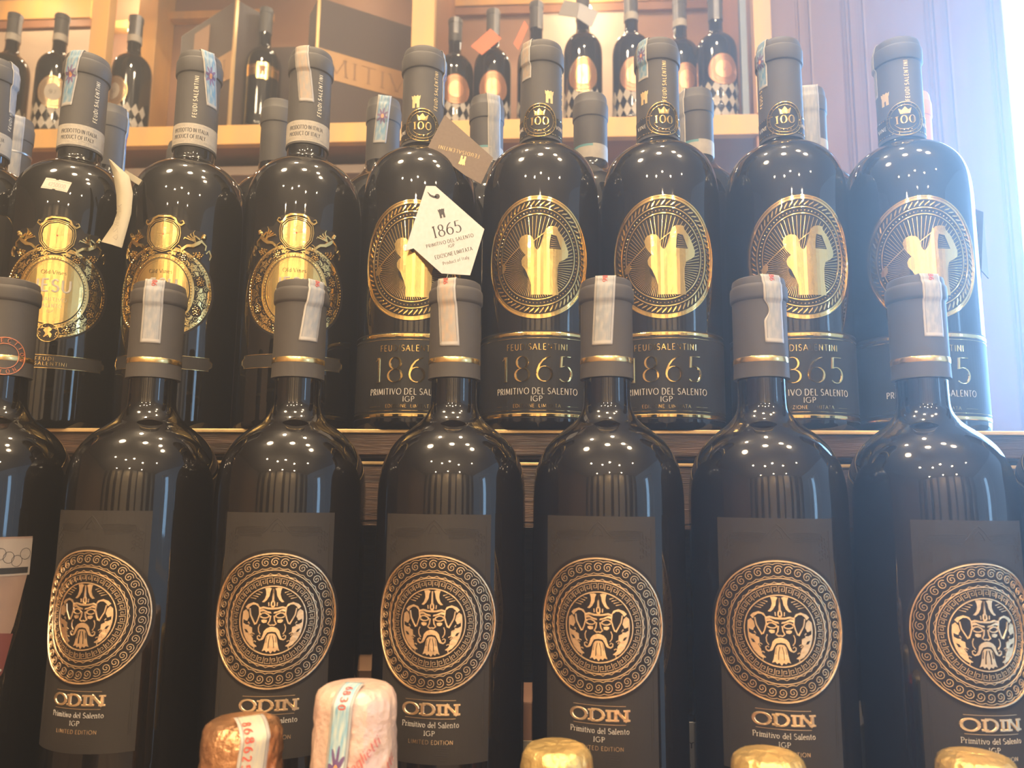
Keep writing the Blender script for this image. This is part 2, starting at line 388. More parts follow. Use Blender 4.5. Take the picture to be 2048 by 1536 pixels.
def tube(name, pts, r, m_, parent=None, seg=8):
    """round cord through points (mm)"""
    P = [Vector(p) for p in pts]; vs = []; fs = []
    for i, p in enumerate(P):
        t = (P[min(i+1, len(P)-1)]-P[max(i-1, 0)]).normalized()
        a = t.cross(Vector((0, 0, 1)));
        if a.length < .01: a = t.cross(Vector((1, 0, 0)))
        a.normalize(); b = t.cross(a)
        for k in range(seg):
            q = p+r*(a*cos(2*PI*k/seg)+b*sin(2*PI*k/seg)); vs.append(tuple(q*.001))
    for i in range(len(P)-1):
        for k in range(seg):
            fs.append((i*seg+k, i*seg+(k+1) % seg, (i+1)*seg+(k+1) % seg, (i+1)*seg+k))
    fs.append(tuple(range(seg))[::-1]); fs.append(tuple((len(P)-1)*seg+k for k in range(seg)))
    return link(name, mesh_from(name, vs, fs, [m_], smooth=True), parent)


# ================================================================== THE ROOM
YAW = math.radians(-3.7)
def unit(o):
    """put a structure piece modelled in the frame of the shop wall (origin 1.4 m ahead, turned 3.7 degrees) in its place"""
    o.location = V(0, 1400, 0); o.rotation_euler = (0, 0, YAW); return o
def ul(x, y, z):
    """wall frame -> world, mm -> m"""
    return V(x*cos(YAW)-y*sin(YAW), 1400+x*sin(YAW)+y*cos(YAW), z)
sbox('floor', -3200, 3000, -3600, 2600, -1230, -1200, FLOORM)
sbox('ceiling', -3200, 3000, -3600, 2600, CEIL, CEIL+40, CEILM)
sbox('wall_left', -3240, -3200, -3600, 2600, -1200, CEIL, WALLM)
wr = sbox('wall_rear', -3200, 3000, -3640, -3600, -1200, CEIL, WOODD)
for x, w in ((-2700, 300), (-1900, 380), (-1150, 420), (-430, 640), (400, 420), (1050, 560), (1750, 300), (2500, 260)):
    box('reflection_pilaster', x-w/2, x+w/2, -3600, -3560, -1200, CEIL, PILM, wr, 4)  # unseen, added for bright vertical streaks in the gold foil
# back wall right of the cabinet: plum panelling with raised mouldings, then the shop window
wb = unit(sbox('wall_back', 488, 915, 0, 60, -1200, CEIL, MAUVE))
def moulding(x, w, d, z0=-1200, z1=CEIL):
    bm = bmesh.new()
    for (a, b, dd) in ((-w, -w*.55, d*.55), (-w*.5, w*.5, d), (w*.55, w, d*.55)):
        box_bm(bm, x+a, x+b, -dd, 0, z0, z1, 1.2)
    me = bpy.data.meshes.new('moulding'); bm.to_mesh(me); bm.free(); me.materials.append(MAUVE); return link('moulding', me, wb)
moulding(545, 9, 7); moulding(640, 12, 10); moulding(795, 12, 10); moulding(903, 10, 8)
for a, b in ((560, 622), (660, 775), (815, 888)):
    bm = bmesh.new(); box_bm(bm, a, b, -5, 0, -1100, 1500, 4); me = bpy.data.meshes.new('raised_panel'); bm.to_mesh(me); bm.free()
    me.materials.append(MAUVE); link('raised_panel', me, wb)
unit(sbox('wall_back_beyond', 2330, 3100, 0, 60, -1200, CEIL, WALLM))
unit(sbox('wall_back_left', -3300, -1500, 0, 60, -1200, CEIL, WALLM))
def window(name, build_in, x0, x1, z0, z1, place):
    bm = bmesh.new()
    for a in ((x0, x0+45, 0, 60, z0, z1), (x1-45, x1, 0, 60, z0, z1), (x0+45, x1-45, 0, 60, z0, z0+50), (x0+45, x1-45, 0, 60, z1-50, z1), ((x0+x1)/2-20, (x0+x1)/2+20, 10, 50, z0+50, z1-50)):
        box_bm(bm, *a, 2)
    me = bpy.data.meshes.new(name); bm.to_mesh(me); bm.free(); me.materials.append(WHITEF); o = link(name, me); o['kind'] = 'structure'; place(o)
    for a, b in ((x0+45, (x0+x1)/2-20), ((x0+x1)/2+20, x1-45)):
        bm = bmesh.new(); box_bm(bm, a, b, 26, 32, z0+50, z1-50); me = bpy.data.meshes.new('pane'); bm.to_mesh(me); bm.free(); me.materials.append(WGLASS); link('pane', me, o)
    return o
window('window_1', 0, 918, 2330, -1100, 1500, unit)
def place2(o): o.location = (2.990, -1.7, Z0*.001); o.rotation_euler = (0, 0, -PI/2)
window('window_2', 0, -700, 700, -400, 1200, place2)

# the cabinet behind, honey oak with open compartments
cab = thing('display_cabinet', 'honey oak wall cabinet with open lit compartments behind the bottles', 'cabinet', V(0, 1400, 0)-Vector((0, 0, 0)), YAW)
def cb(name, *a, **k):
    return box(name, *a, parent=cab, **k)
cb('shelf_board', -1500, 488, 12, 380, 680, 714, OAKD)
for a, b in ((-1500, -823), (-822, 488)):
    cb('front_rail', a, b, -6, 12, 676, 716, OAK, bev=1.5)
for a, b in ((-859, -823), (-204, -159), (455, 488)):
    cb('front_post', a, b, -10, 14, 716, 1500, OAK, bev=1.5)
for a, b in ((-187, -175), (466, 478)):
    cb('partition', a, b, 14, 380, 714, 1500, OAKD)
cb('hanging_strip', 437, 449, 20, 34, 716, 1290, STRIPM)
cb('back_panel', -1500, 488, 380, 392, 300, 1500, BACKP)
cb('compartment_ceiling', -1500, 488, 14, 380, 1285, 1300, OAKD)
cb('valance', -1500, 488, -12, 10, 1230, 1500, OAK)
for (a, b) in ((-1500, -1118), (-190, 455)):
    cb('back_rail', a, b, 366, 380, 1186, 1206, OAKD, bev=1); cb('back_rail', a, b, 362, 380, 1208, 1262, OAK, bev=1)
cb('back_stile', -952, -902, 300, 380, 714, 1285, OAK, bev=2)
cb('back_rail', -1075, -952, 352, 380, 1170, 1190, OAK, bev=1)
cb('back_rail', -902, -640, 352, 380, 1190, 1210, OAK, bev=1)
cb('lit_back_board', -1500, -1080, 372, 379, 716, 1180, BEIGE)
cb('lit_back_board', 20, 250, 372, 379, 716, 1186, BEIGE)  # beige lower wall; the lamp's light patch is put into its paler colour
cb('lower_shelf_board', -1500, 488, 30, 380, 300, 330, OAKD)
for a, b in ((-859, -823), (-204, -159), (455, 488)): cb('lower_post', a, b, 0, 24, 300, 676, OAKD, bev=1)
cb('lower_back_strut', -960, -920, 340, 378, 330, 676, OAK)
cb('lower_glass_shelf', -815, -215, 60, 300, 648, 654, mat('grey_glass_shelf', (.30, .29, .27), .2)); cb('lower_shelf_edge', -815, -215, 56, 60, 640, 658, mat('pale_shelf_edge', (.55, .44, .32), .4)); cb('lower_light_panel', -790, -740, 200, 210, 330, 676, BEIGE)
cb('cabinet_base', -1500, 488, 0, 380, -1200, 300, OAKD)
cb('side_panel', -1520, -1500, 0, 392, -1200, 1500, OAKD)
# puck lamps under the compartment ceiling
for i, (x, y, z, p) in enumerate(((-990, 300, 1275, 1.0), (-1250, 250, 1275, 1.0), (-430, 250, 1275, .5), (150, 250, 1275, .9), (330, 200, 1275, .3), (-90, 200, 1275, .3))):
    bm = bmesh.new(); bmesh.ops.create_cone(bm, segments=24, cap_ends=True, radius1=.022, radius2=.026, depth=.010, matrix=Matrix.Translation((x*.001, y*.001, (z+5)*.001)))
    me = bpy.data.meshes.new('puck_lamp'); bm.to_mesh(me); bm.free(); me.materials.append(LAMPM); link('puck_lamp', me, cab)
    q = ul(x, y, z-8); lamp('POINT', 'puck_lamp_glow', q, p, (1, .78, .48), .018)
# two tiny bare spots seen between the bottles
for nm, (x, y, z) in (('spot_lamp', (150, 330, 1165)), ('spot_lamp', (-985, 340, 1150)), ('spot_lamp', (-425, 105, 1100))):
    bm = bmesh.new(); bmesh.ops.create_uvsphere(bm, u_segments=16, v_segments=10, radius=.013, matrix=Matrix.Translation((x*.001, y*.001, z*.001)))
    bmesh.ops.create_cone(bm, segments=12, cap_ends=True, radius1=.006, radius2=.006, depth=.03, matrix=Matrix.Translation((x*.001, (y+15)*.001, z*.001)) @ Matrix.Rotation(PI/2, 4, 'X'))
    me = bpy.data.meshes.new(nm); bm.to_mesh(me); bm.free(); me.materials.append(LAMPM); link(nm, me, cab)
    lamp('POINT', 'spot_lamp_glow', ul(x, y-30, z), .35, (1, .88, .68), .012)

# recessed ceiling lights of the room; the rear three are added for gold reflections
dl = None
for i, (x, y, p, d) in enumerate(DOWN):
    prof = [(52, 0), (60, 2), (60, 10), (45, 10), (44, 22), (43, 23)]
    me = cached('downlight', lambda: lathe('downlight', [(60, 8), (60, 2), (56, 0), (50, 0), (47, 8)], STEEL, 32))
    o = link('ceiling_downlight', me); o.location = V(x, y, CEIL-9); o.scale = (d/.1, d/.1, 1)
    tag(o, 'round recessed ceiling downlight with a metal rim above the shop floor', 'ceiling light', 'recessed ceiling downlights')

# ================================================================== BOTTLE KINDS
def smooth_prof(body, neck): return [*body, *neck]
ODIN_BODY = [(0.5, 4), (30, 3), (35, .6), (37.2, 0), (38.3, 1.5), (38.6, 5), (38.6, 60), (38.6, 120), (38.6, 175)] + \
    spline([(38.6, 184), (38.5, 192), (38.0, 199), (36.9, 205), (34.9, 211), (31.6, 217), (27.4, 221.8), (22.6, 225.8), (18.6, 228.9), (15.6, 232), (13.6, 235.2), (12.5, 239), (12.2, 245)], 5)+[(12.1, 260), (12.1, 290), (13, 291), (13, 302)]
ODIN_CAP = [(14.05, 252.6), (14.0, 254), (13.8, 262), (13.7, 292.8), (14.5, 293.6), (14.7, 294.6), (14.7, 299.3), (14.4, 300.6), (13.7, 301.4), (13.6, 303.4), (13.2, 304.9), (12.2, 305.6), (8, 305.8)]
def gbody(dh):
    return [(0.5, 4), (30, 3), (36, .6), (38.8, 0), (40.1, 1.6), (40.5, 5), (40.5, 60), (40.5, 110), (40.5, 146+dh)] + \
        spline([(40.5, 152+dh), (40.4, 162+dh), (39.6, 172+dh), (37.8, 180.5+dh), (34.8, 187.5+dh), (30.6, 193+dh), (25.6, 197.2+dh), (21, 199.8+dh), (17.6, 201.4+dh), (15.4, 203+dh), (14.5, 205.3+dh), (14.3, 208+dh)], 5)+[(14.2, 215), (14.2, 260), (14.4, 276)]
G_CAP = [(15.25, 205), (15.1, 207), (15.05, 262), (16.1, 262.6), (16.4, 263.4), (16.4, 272.4), (16.0, 273.6), (15.4, 274.2), (15.2, 277), (14.6, 279.0), (13.4, 279.9), (9, 280.1)]
B_BODY = [(0.5, 4), (30, 3), (34, .6), (35.8, 0), (37, 2), (37.2, 5), (37.2, 100), (37.2, 170)]+spline([(37.2, 178), (36.5, 188), (33.5, 198), (27.5, 207), (20, 214), (15, 221), (13.4, 230)], 5)+[(13.1, 240), (13, 278)]
B_CAP = [(13.75, 214), (13.75, 261), (14.5, 261.8), (14.6, 273), (14.2, 274.4), (13.7, 275), (13.5, 279.5), (12.8, 281.6), (9, 282)]
def capfn(prof):
    P = sorted((h, r) for r, h in prof)
    def f(h):
        if h <= P[0][0]: return P[0][1]
        for (a, ra), (b, rb) in zip(P, P[1:]):
            if h <= b: return ra+(rb-ra)*(h-a)/max(b-a, 1e-6)
        return P[-1][1]
    return f
def soft(prof):
    P = sorted(prof, key=lambda q: q[1]); f = capfn(P)
    def g(h): return max(f(h), f(h+1.3), f(h-.4))
    return g

def stamp(parent, prof, top, yaw, slant, length, w, mat_, over=9, name='tax_stamp', torn=False, rmax=None):
    f = soft(prof); Re = rmax or f(top-4); vs = []; fs = []; uv = []; n = 40; m_ = 7; tot = over+length; rnd = random.Random(int(abs(yaw)*1000+length*7))
    for i in range(n+1):
        s = -over+tot*i/n
        for j in range(m_+1):
            u = (j/m_-.5)*w
            wob = .12*sin(s*1.3+j)+.1*rnd.random()
            if s < 0:
                ra = Re-1.2+s; x, y, z = u+slant*s, ra, top+.25+.3*(1+s/over)*-1*0+wob*.4
                px = x*cos(yaw)+y*sin(yaw); py = -(y*cos(yaw)-x*sin(yaw)); pz = z
            else:
                h = top-s; r = f(h)+.28+wob*.5 if s > 1.5 else Re-.9+s*.7
                uu = u
                if torn and .50 < i/n < .74 and j <= 2: uu = u+(3-j)*.9*sin((i/n-.5)/.24*PI)
                a = yaw+(uu+slant*s)/r; px = r*sin(a); py = -r*cos(a); pz = h
            vs.append((px*.001, py*.001, pz*.001)); uv.append((j/m_, i/n))
    for i in range(n):
        for j in range(m_):
            a = i*(m_+1)+j; fs.append((a, a+1, a+m_+2, a+m_+1))
    me = mesh_from(name, vs, fs, [mat_], smooth=True, uvs=uv)
    # give the paper its thickness
    bm = bmesh.new(); bm.from_mesh(me); bmesh.ops.solidify(bm, geom=bm.faces[:], thickness=-.00012); bm.to_mesh(me); bm.free()
    o = link(name, me, parent)
    def g(u, v, h=.2):                                    # artwork on the stamp: u across (mm), v down the strip (mm from the top edge of the side)
        r = f(top-v)+.45; a = yaw+(u+slant*v)/r
        return ((r+h)*sin(a), -(r+h)*cos(a), top-v)
    return o, g

# ---------------------------------------------------------------- artwork of the front bottles
def odin_label():
    a = Art(); R = 38.6
    a.rect(-28, 28, -120.5, -8.5, .16, 0)
    return a.build('front_label', cyl(R, 191), [LABM], cut=2.0)
def odin_blind():
    """blind embossed ornament on the charcoal label"""
    a = Art(); h0, h1 = .14, .30
    for s in (1, -1):
        for k in range(7): a.ribbon([(s*(5+k*.4), -15.2-k*.75), (s*(13+k*.8), -14.8-k*.7), (s*(21-k*.3), -15.4-k*.6)], .28, h0, h1)
        a.ribbon([(0, -11), (s*2.2, -13), (s*4.6, -16.2), (s*6, -17.5)], .6, h0, h1); a.ribbon([(0, -13.2), (s*1.6, -14.8), (s*2.8, -17.6), (s*.8, -17)], .5, h0, h1)
        for k in range(10): a.ring(s*(20.5+(k % 3)*1.6), -17-k*1.1, .8, .9, .2, h0, h1, n=10)
        a.ribbon([(s*25.4, -14), (s*25.6, -60), (s*25.4, -112)], .3, h0, h1); a.ribbon([(s*24.4, -90), (s*24.4, -113)], .3, h0, h1)
    for k in range(9): a.ribbon([(3+(k % 3), -104-k*1.05-6), (8+(k % 2), -104.3-k*1.05-6)], .22, h0, h1)
    return a.build('blind_embossing', cyl(38.6, 191), [LABM])
def odin_medal():
    a = Art(); R = 31.2; CY = -58.4; b = .18
    a.disk(0, CY, R+1.6, R+1.6, .17, 1)                               # die-cut dark backing
    X = lambda r, t: (R*r*sin(t), CY+R*r*cos(t))
    a.disk(0, CY, R*.985, R*.985, b, 1)
    for r, w, h in ((.985, .9, .75), (.74, .5, .5), (.655, .5, .6), (.50, .7, .6)):
        a.ring(0, CY, R*r, R*r, w, b, h, 0, 96)
    n = 38
    for k in range(n):                                                # running spirals
        t = 2*PI*k/n; dr = .068*R
        c = X(.857, t); pts = []
        for i in range(23):
            q = i/22; ph = t+PI+q*3.3*PI; rr = dr*(.12+.88*q)
            pts.append((c[0]+rr*sin(ph), c[1]+rr*cos(ph)))
        a.ribbon(pts, [.34+.1*(i/22) for i in range(23)], b, .55)
        for ro, s_ in ((.935, 1), (.778, -1)):
            arc = [X(ro+s_*.018*(1-(2*j/6-1)**2), t+(j/6-.5)*2*PI/n) for j in range(7)]
            a.ribbon(arc, .36, b, .5)
    n = 34
    for k in range(n):                                                # scallops
        t = 2*PI*k/n
        a.ribbon([X(.688-.022*(1-(2*j/6-1)**2), t+(j/6-.5)*2*PI/n) for j in range(7)], .35, b, .45)
    n = 36
    for k in range(n):                                                # greek key
        t0 = 2*PI*k/n; T = 2*PI/n
        K = [(0, 0), (0, 1), (.78, 1), (.78, .28), (.34, .28), (.34, .62), (.55, .62)]
        a.ribbon([X(.534+.092*v, t0+T*u) for u, v in K], .36, b, .5)
        
    s = 1/403*R
    def Q(x, y): return ((x-402)*s, CY-(y-718)*s*1.0)
    def both(fn):
        fn(lambda x, y: Q(x, y)); fn(lambda x, y: Q(804-x, y))
    def P(M, pts, h=.55, mi=0): a.poly([M(*p) for p in pts], h, mi, b)
    def S(M, pts, w, h=.5, mi=0): a.ribbon([M(*p) for p in pts], w, b, h, mi)
    def half(M):
        P(M, [(402, 795), (384, 797), (372, 812), (366, 845), (358, 880), (350, 898), (368, 892), (377, 904), (390, 896), (402, 912)])  # beard
        P(M, [(402, 756), (388, 758), (370, 766), (356, 782), (350, 806), (342, 822), (346, 834), (357, 826), (366, 806), (378, 788), (402, 784)])  # moustache
        S(M, [(346, 828), (332, 834), (320, 826), (318, 812), (328, 806), (336, 814)], [.9, .8, .7, .6, .5, .4])
        S(M, [(312, 845), (300, 838), (292, 848), (298, 858)], .5); S(M, [(300, 800), (288, 792), (282, 804), (292, 810)], .5); S(M, [(318, 870), (304, 872), (300, 886)], .5)
        S(M, [(326, 690), (340, 676), (358, 674), (378, 684), (384, 694)], .8); S(M, [(330, 696), (348, 704), (366, 704), (384, 696)], .7)
        P(M, [(338, 716), (352, 712), (372, 716), (370, 730), (352, 734), (340, 726)])                                             # cheek
        P(M, [(324, 656), (344, 650), (372, 664), (392, 668), (396, 678), (380, 676), (350, 664), (326, 668)])                       # brow
        S(M, [(392, 690), (388, 720), (378, 738), (392, 748), (402, 744)], .8)                                                  # nose
        S(M, [(320, 650), (345, 642), (372, 648), (402, 650)], 1.0)                                                              # helmet rim
        S(M, [(402, 600), (394, 612), (392, 630), (402, 644)], .9); S(M, [(376, 612), (378, 634)], .6)
        S(M, [(402, 530), (402, 560), (400, 600)], .9)
        P(M, [(352, 528), (376, 524), (392, 530), (384, 546), (380, 572), (366, 598), (350, 612), (336, 610), (352, 592), (360, 566), (358, 544)])  # horn
        for k in range(4): S(M, [(262+k*16, 562-k*12+22), (300+k*12, 580-k*12+12)], [.15, .55])
        P(M, [(236, 640), (252, 624), (284, 612), (314, 622), (326, 644), (318, 640), (300, 626), (280, 626), (262, 640), (252, 656)])      # wing top
        S(M, [(322, 640), (326, 680), (316, 716), (306, 740)], .8); S(M, [(262, 648), (270, 690), (290, 726), (300, 744)], .8)            # raven outline
        P(M, [(222, 668), (240, 654), (256, 672), (262, 700), (252, 716), (268, 738), (262, 752), (284, 762), (286, 790), (276, 800), (292, 826), (296, 852), (316, 868), (300, 876), (276, 862), (252, 836), (234, 802), (222, 760), (218, 712)])
        P(M, [(228, 714), (246, 722), (262, 718), (254, 732), (270, 744), (246, 744), (228, 734)], .75, 1)                             # dark notches
        P(M, [(236, 770), (252, 774), (262, 790), (248, 790)], .75, 1)
        S(M, [(396, 806), (388, 840), (386, 880)], .3, .85, 1); S(M, [(376, 812), (372, 850)], .25, .8, 1)
        S(M, [(330, 740), (322, 760), (324, 782), (336, 800)], .6)
    both(half)
    return a.build('medallion', cyl(38.6, 191), [GOLDC, DARKF], cut=2.0)
def odin_text():
    a = Art(); h0, h1 = .16, .42
    for y in (-92.6, -100.6): a.ribbon([(-12, y), (0, y), (12, y)], .22, h0, h1)
    a.text('ODIN', 0, -99.2, 5.0, .17, .36, .13, .16, h0, .5, 0, 26.5)
    a.text('Primitivo del Salento', 0, -104.5, 2.35, .055, .115, .07, .13, h0, .3, 1, 27)
    a.text('IGP', 0, -108.1, 2.1, .06, .13, .08, .2, h0, .3, 1, 5)
    a.text('LIMITED', -5.2, -111.7, 1.7, .12, .16, 0, .22, h0, .35, 0, 9.8); a.text('EDITION', 5.9, -111.7, 1.7, .12, .16, 0, .22, h0, .35, 0, 10)
    return a.build('label_lettering', cyl(38.6, 191), [GOLDC, WHITEI])
def odin_bottle(loc, face, label, st, group='black bottles with bearded face medallions', withlabel=True, body_label=True):
    """face: yaw of the front label about the bottle axis, measured from the direction towards the camera"""
    t = thing('wine_bottle', label, 'bottle', V(*loc), 0, group)
    base = math.atan2(loc[0], loc[1])*-1                               # turn towards the camera
    rz = base+face
    link('glass_body', cached('odin_glass', lambda: lathe('glass_body', ODIN_BODY, GLASS, 96)), t)
    c = link('capsule', cached('odin_cap', lambda: lathe('capsule', ODIN_CAP, CAPM, 72)), t)
    g = link('gold_band', cached('odin_band', lambda: lathe('gold_band', [(13.9, 260.4), (14.0, 260.6), (14.0, 263.0), (13.9, 263.2)], GOLDB, 72)), c)
    if st:
        yaw, sl, ln, w, mt, torn = st
        o, gg = stamp(t, ODIN_CAP, 305.8, yaw+base, sl, ln, w, mt, torn=torn)
        a = Art(); a.text('86', 0, 0, 2.4, .1, .2, 0, .2, 0, .1, 0, 3.4)
        me = a.build('stamp_digits', lambda x, y, h: gg(y-w*.12, 1.9+x, h), [REDI], cut=None); link('stamp_digits', me, o)
    if body_label:
        for nm, fn in (('front_label', odin_label), ('medallion', odin_medal)):
            o = link(nm, cached('odin_'+nm, fn), t); o.rotation_euler = (0, 0, rz)
            if nm == 'front_label':
                for n2, f2 in (('blind_embossing', odin_blind), ('label_lettering', odin_text)): link(n2, cached('odin_'+n2, f2), o)
    return t

# ---------------------------------------------------------------- artwork of the upper bottles with the golfer
GR = 40.5
def golf_medal():
    a = Art(); RX, RY, CY = 36.0, 41.2, 111.0; b = .16
    X = lambda f, t: (RX*f*sin(t), CY+RY*f*cos(t))
    a.disk(0, CY, RX, RY, b, 1, 96)
    a.ring(0, CY, RX*.985, RY*.985, 1.3, b, .8, 0, 96); a.ring(0, CY, RX*.935, RY*.935, .7, b, .6, 0, 96)
    a.annulus(0, CY, RX*.975, RY*.975, .955, .3, 0, 96)
    n = 62
    for k in range(n):                                                # rope border
        t = 2*PI*k/n; pts = [X(.825, t-.045), X(.85, t-.02), X(.885, t+.025), X(.91, t+.05)]
        a.ribbon(pts, [.5, 1.35, 1.35, .5], b, .75)
    a.ring(0, CY, RX*.80, RY*.80, 1.0, b, .65, 0, 96); a.ring(0, CY, RX*.695, RY*.695, 1.0, b, .7, 0, 96)
    n = 74
    for k in range(n):
        x, y = X(.748, 2*PI*k/n); a.dot(x, y, .62, b, .65, 0)
    n = 84; ox, oy = -3, CY-9                                          # rays
    for k in range(n):
        t = 2*PI*k/n; dx, dy = sin(t), cos(t); L0 = 6
        lo, hi = 0, 60
        for _ in range(18):
            m2 = (lo+hi)/2; q = ((ox+dx*m2)/(RX*.665))**2+((oy+dy*m2-CY)/(RY*.665))**2
            if q < 1: lo = m2
            else: hi = m2
        a.ribbon([(ox+dx*L0, oy+dy*L0), (ox+dx*lo, oy+dy*lo)], [.12, .62], b, .42)
    s = .106
    def Q(x, y): X_ = (x-531)*s; return (GR*math.asin(X_/GR), CY-(y-415)*s)
    body = [(497, 655), (497, 600), (484, 555), (462, 500), (440, 468), (436, 440), (446, 418), (462, 405), (440, 380), (424, 350), (420, 312), (434, 286), (462, 275), (492, 283), (508, 306), (512, 340), (520, 366), (534, 374), (552, 350), (562, 318), (572, 282), (582, 244), (598, 228), (624, 222), (650, 226), (656, 250), (684, 290), (704, 340), (716, 378), (714, 408), (694, 430), (662, 448), (652, 490), (650, 560), (658, 655)]
    a.poly([Q(*p) for p in body], .75, 0, b)
    a.poly([Q(*p) for p in ((614, 276), (646, 284), (674, 368), (604, 366), (606, 320))], .80, 1, b)
    for k in range(6): a.ribbon([Q(616-k*1.5, 290+k*14), Q(640+k*5, 300+k*12)], .35, .80, .95)
    a.ribbon([Q(318, 462), Q(372, 402), Q(424, 352)], .95, b, .95); a.ribbon([Q(506, 322), Q(545, 290), Q(588, 256)], 1.0, b, .95)
    a.poly([Q(*p) for p in ((306, 470), (316, 452), (330, 444), (338, 456), (337, 482), (326, 503), (310, 506), (303, 492))], .8, 0, b)
    return a.build('medallion', cyl(GR), [GOLDY, DARKF], cut=2.0)
def golf_label():
    a = Art()
    a.rect(-62, 62, 6.6, 62.6, .12, 0)
    return a.build('front_label', cyl(GR), [LABB], cut=2.5)
def golf_text():
    a = Art(); h0, h1 = .12, .4
    def band(y, w, h=.3): a.ribbon([(-62+124*i/40, y) for i in range(41)], w, h0, h, 0)
    band(60.4, 2.4); band(57.6, .35); band(8.4, 2.4); band(11.3, .35)
    a.text('FEUDISALENTINI', 0, 49.9, 3.9, .13, .17, 0, .26, h0, h1, 0, 40)
    a.text('1865', 0, 29.6, 16.2, .035, .115, .035, .24, h0, .6, 0, 47)
    a.text('PRIMITIVO DEL SALENTO', 0, 21.6, 3.9, .09, .13, 0, .2, h0, .25, 1, 55)
    a.text('IGP', 0, 17.0, 3.4, .09, .14, 0, .18, h0, .25, 1, 7.4)
    a.text('EDIZIONE', -8.2, 13.2, 2.1, .12, .16, 0, .2, h0, .3, 0, 14); a.text('LIMITATA', 8.4, 13.2, 2.1, .12, .16, 0, .2, h0, .3, 0, 14)
    for s in (-1, 1): a.ribbon([(s*19, 14), (s*28, 14)], .2, h0, .25, 0)
    return a.build('label_lettering', cyl(GR), [GOLDY, WHITEI])
def seal():
    a = Art(); c = 217.5; b = .12
    a.rect(-45, 45, 207, 221, .10, 1)
    for y in (208, 220.2):
        for k in range(44):
            if abs(-44+k*2.05) > 9: a.rect(-44+k*2.05, -42.9+k*2.05, y-.35, y+.35, .25, 0, .1)
    for k in (-2, -1, 1, 2): a.text('VINE', k*17, 212.6, 2.8, .1, .13, 0, .25, .1, .25, 2)
    a.disk(0, c, 12.4, 12.4, b+.05, 1, 48)
    a.ring(0, c, 12.1, 12.1, .8, b, .7, 0, 48); a.ring(0, c, 10.0, 10.0, .45, b, .55, 0, 48)
    for k in range(16):
        t = 2*PI*k/16
        if k not in (8,): a.dot(11.05*sin(t), c+11.05*cos(t), .42, b, .5, 0)
    a.text('100', 0, c-3.4, 5.6, .08, .26, .06, .2, b, .6, 0, 12.5)
    a.poly([(-3.2, c+4), (-4.2, c+8), (-2, c+6.2), (0, c+8.8), (2, c+6.2), (4.2, c+8), (3.2, c+4)], .5, 0, b)
    a.ribbon([(-3.3, c+3.6), (3.3, c+3.6)], .5, b, .55)
    a.ring(0, c, 7.6, 7.6, .35, b, .5, 0, 20, PI*1.15, PI*1.85)
    for k in range(4): a.dot(-3.6+k*2.4, c-7.9+abs(k-1.5)*.35-.3, .5, b, .5, 0, 5)
    return a.build('neck_seal', cyl(15.15), [GOLDY, LABB, WHITEI], cut=1.5)
def castle(a, x, y, s, h0, h1, mi, xf=None):
    f = xf or (lambda p, q: (p, q))
    pts = [(-1.75, 0), (-1.75, 4.2), (-2.05, 4.6), (-2.2, 6.3), (-1.4, 5.7), (-.9, 6.4), (0, 5.8), (.9, 6.4), (1.4, 5.7), (2.2, 6.3), (2.05, 4.6), (1.75, 4.2), (1.75, 0), (.45, 0), (.45, 1.9), (0, 2.4), (-.45, 1.9), (-.45, 0)]
    a.poly([f(x+p*s, y+q*s) for p, q in pts], h1, mi, h0)
def capsule_print():
    a = Art(); GP = mat('gold_print', (.80, .60, .28), .5, .3)
    xf = lambda x, y: (8.5-(y), 229+x)                                # reads upwards, at the right of the castle
    a.text('FEUDI SALENTINI', 15.5, -1.2, 2.7, .2, .24, 0, .34, .03, .2, 0, 30, xf=lambda x, y: (11.5-y, 231+x-1))
    castle(a, -3.5, 230.6, 1.5, .02, .2, 0)
    return a.build('capsule_print', cyl(15.08), [GP], cut=1.5)
def jesu_capsule_print():
    a = Art()
    a.text('FEUDI SALENTINI', 16.5, -1.2, 2.8, .2, .24, 0, .34, .03, .2, 0, 32, xf=lambda x, y: (-y, 226+x))
    return a.build('capsule_print', cyl(15.08), [mat('bright_print', (.75, .68, .52), .5)], cut=1.5)
def golf_bottle(loc, face, label, st, capyaw, sealyaw, group='black bottles with golden golfer medallions'):
    t = thing('wine_bottle', label, 'bottle', V(*loc), 0, group); base = -math.atan2(loc[0], loc[1])
    link('glass_body', cached('golf_glass', lambda: lathe('glass_body', gbody(0), GLASS, 96)), t)
    c = link('capsule', cached('golf_cap', lambda: lathe('capsule', G_CAP, CAPT, 72)), t)
    o = link('capsule_print', cached('golf_print', capsule_print), c); o.rotation_euler = (0, 0, base+capyaw)
    o = link('neck_seal', cached('seal', seal), t); o.rotation_euler = (0, 0, base+sealyaw)
    yaw, sl, ln, w, mt = st; stamp(t, G_CAP, 280.1, yaw+base, sl, ln, w, mt)
    l_ = link('front_label', cached('golf_label', golf_label), t); l_.rotation_euler = (0, 0, base+face)
    link('label_lettering', cached('golf_text', golf_text), l_)
    o = link('medallion', cached('golf_medal', golf_medal), t); o.rotation_euler = (0, 0, base+face)
    return t

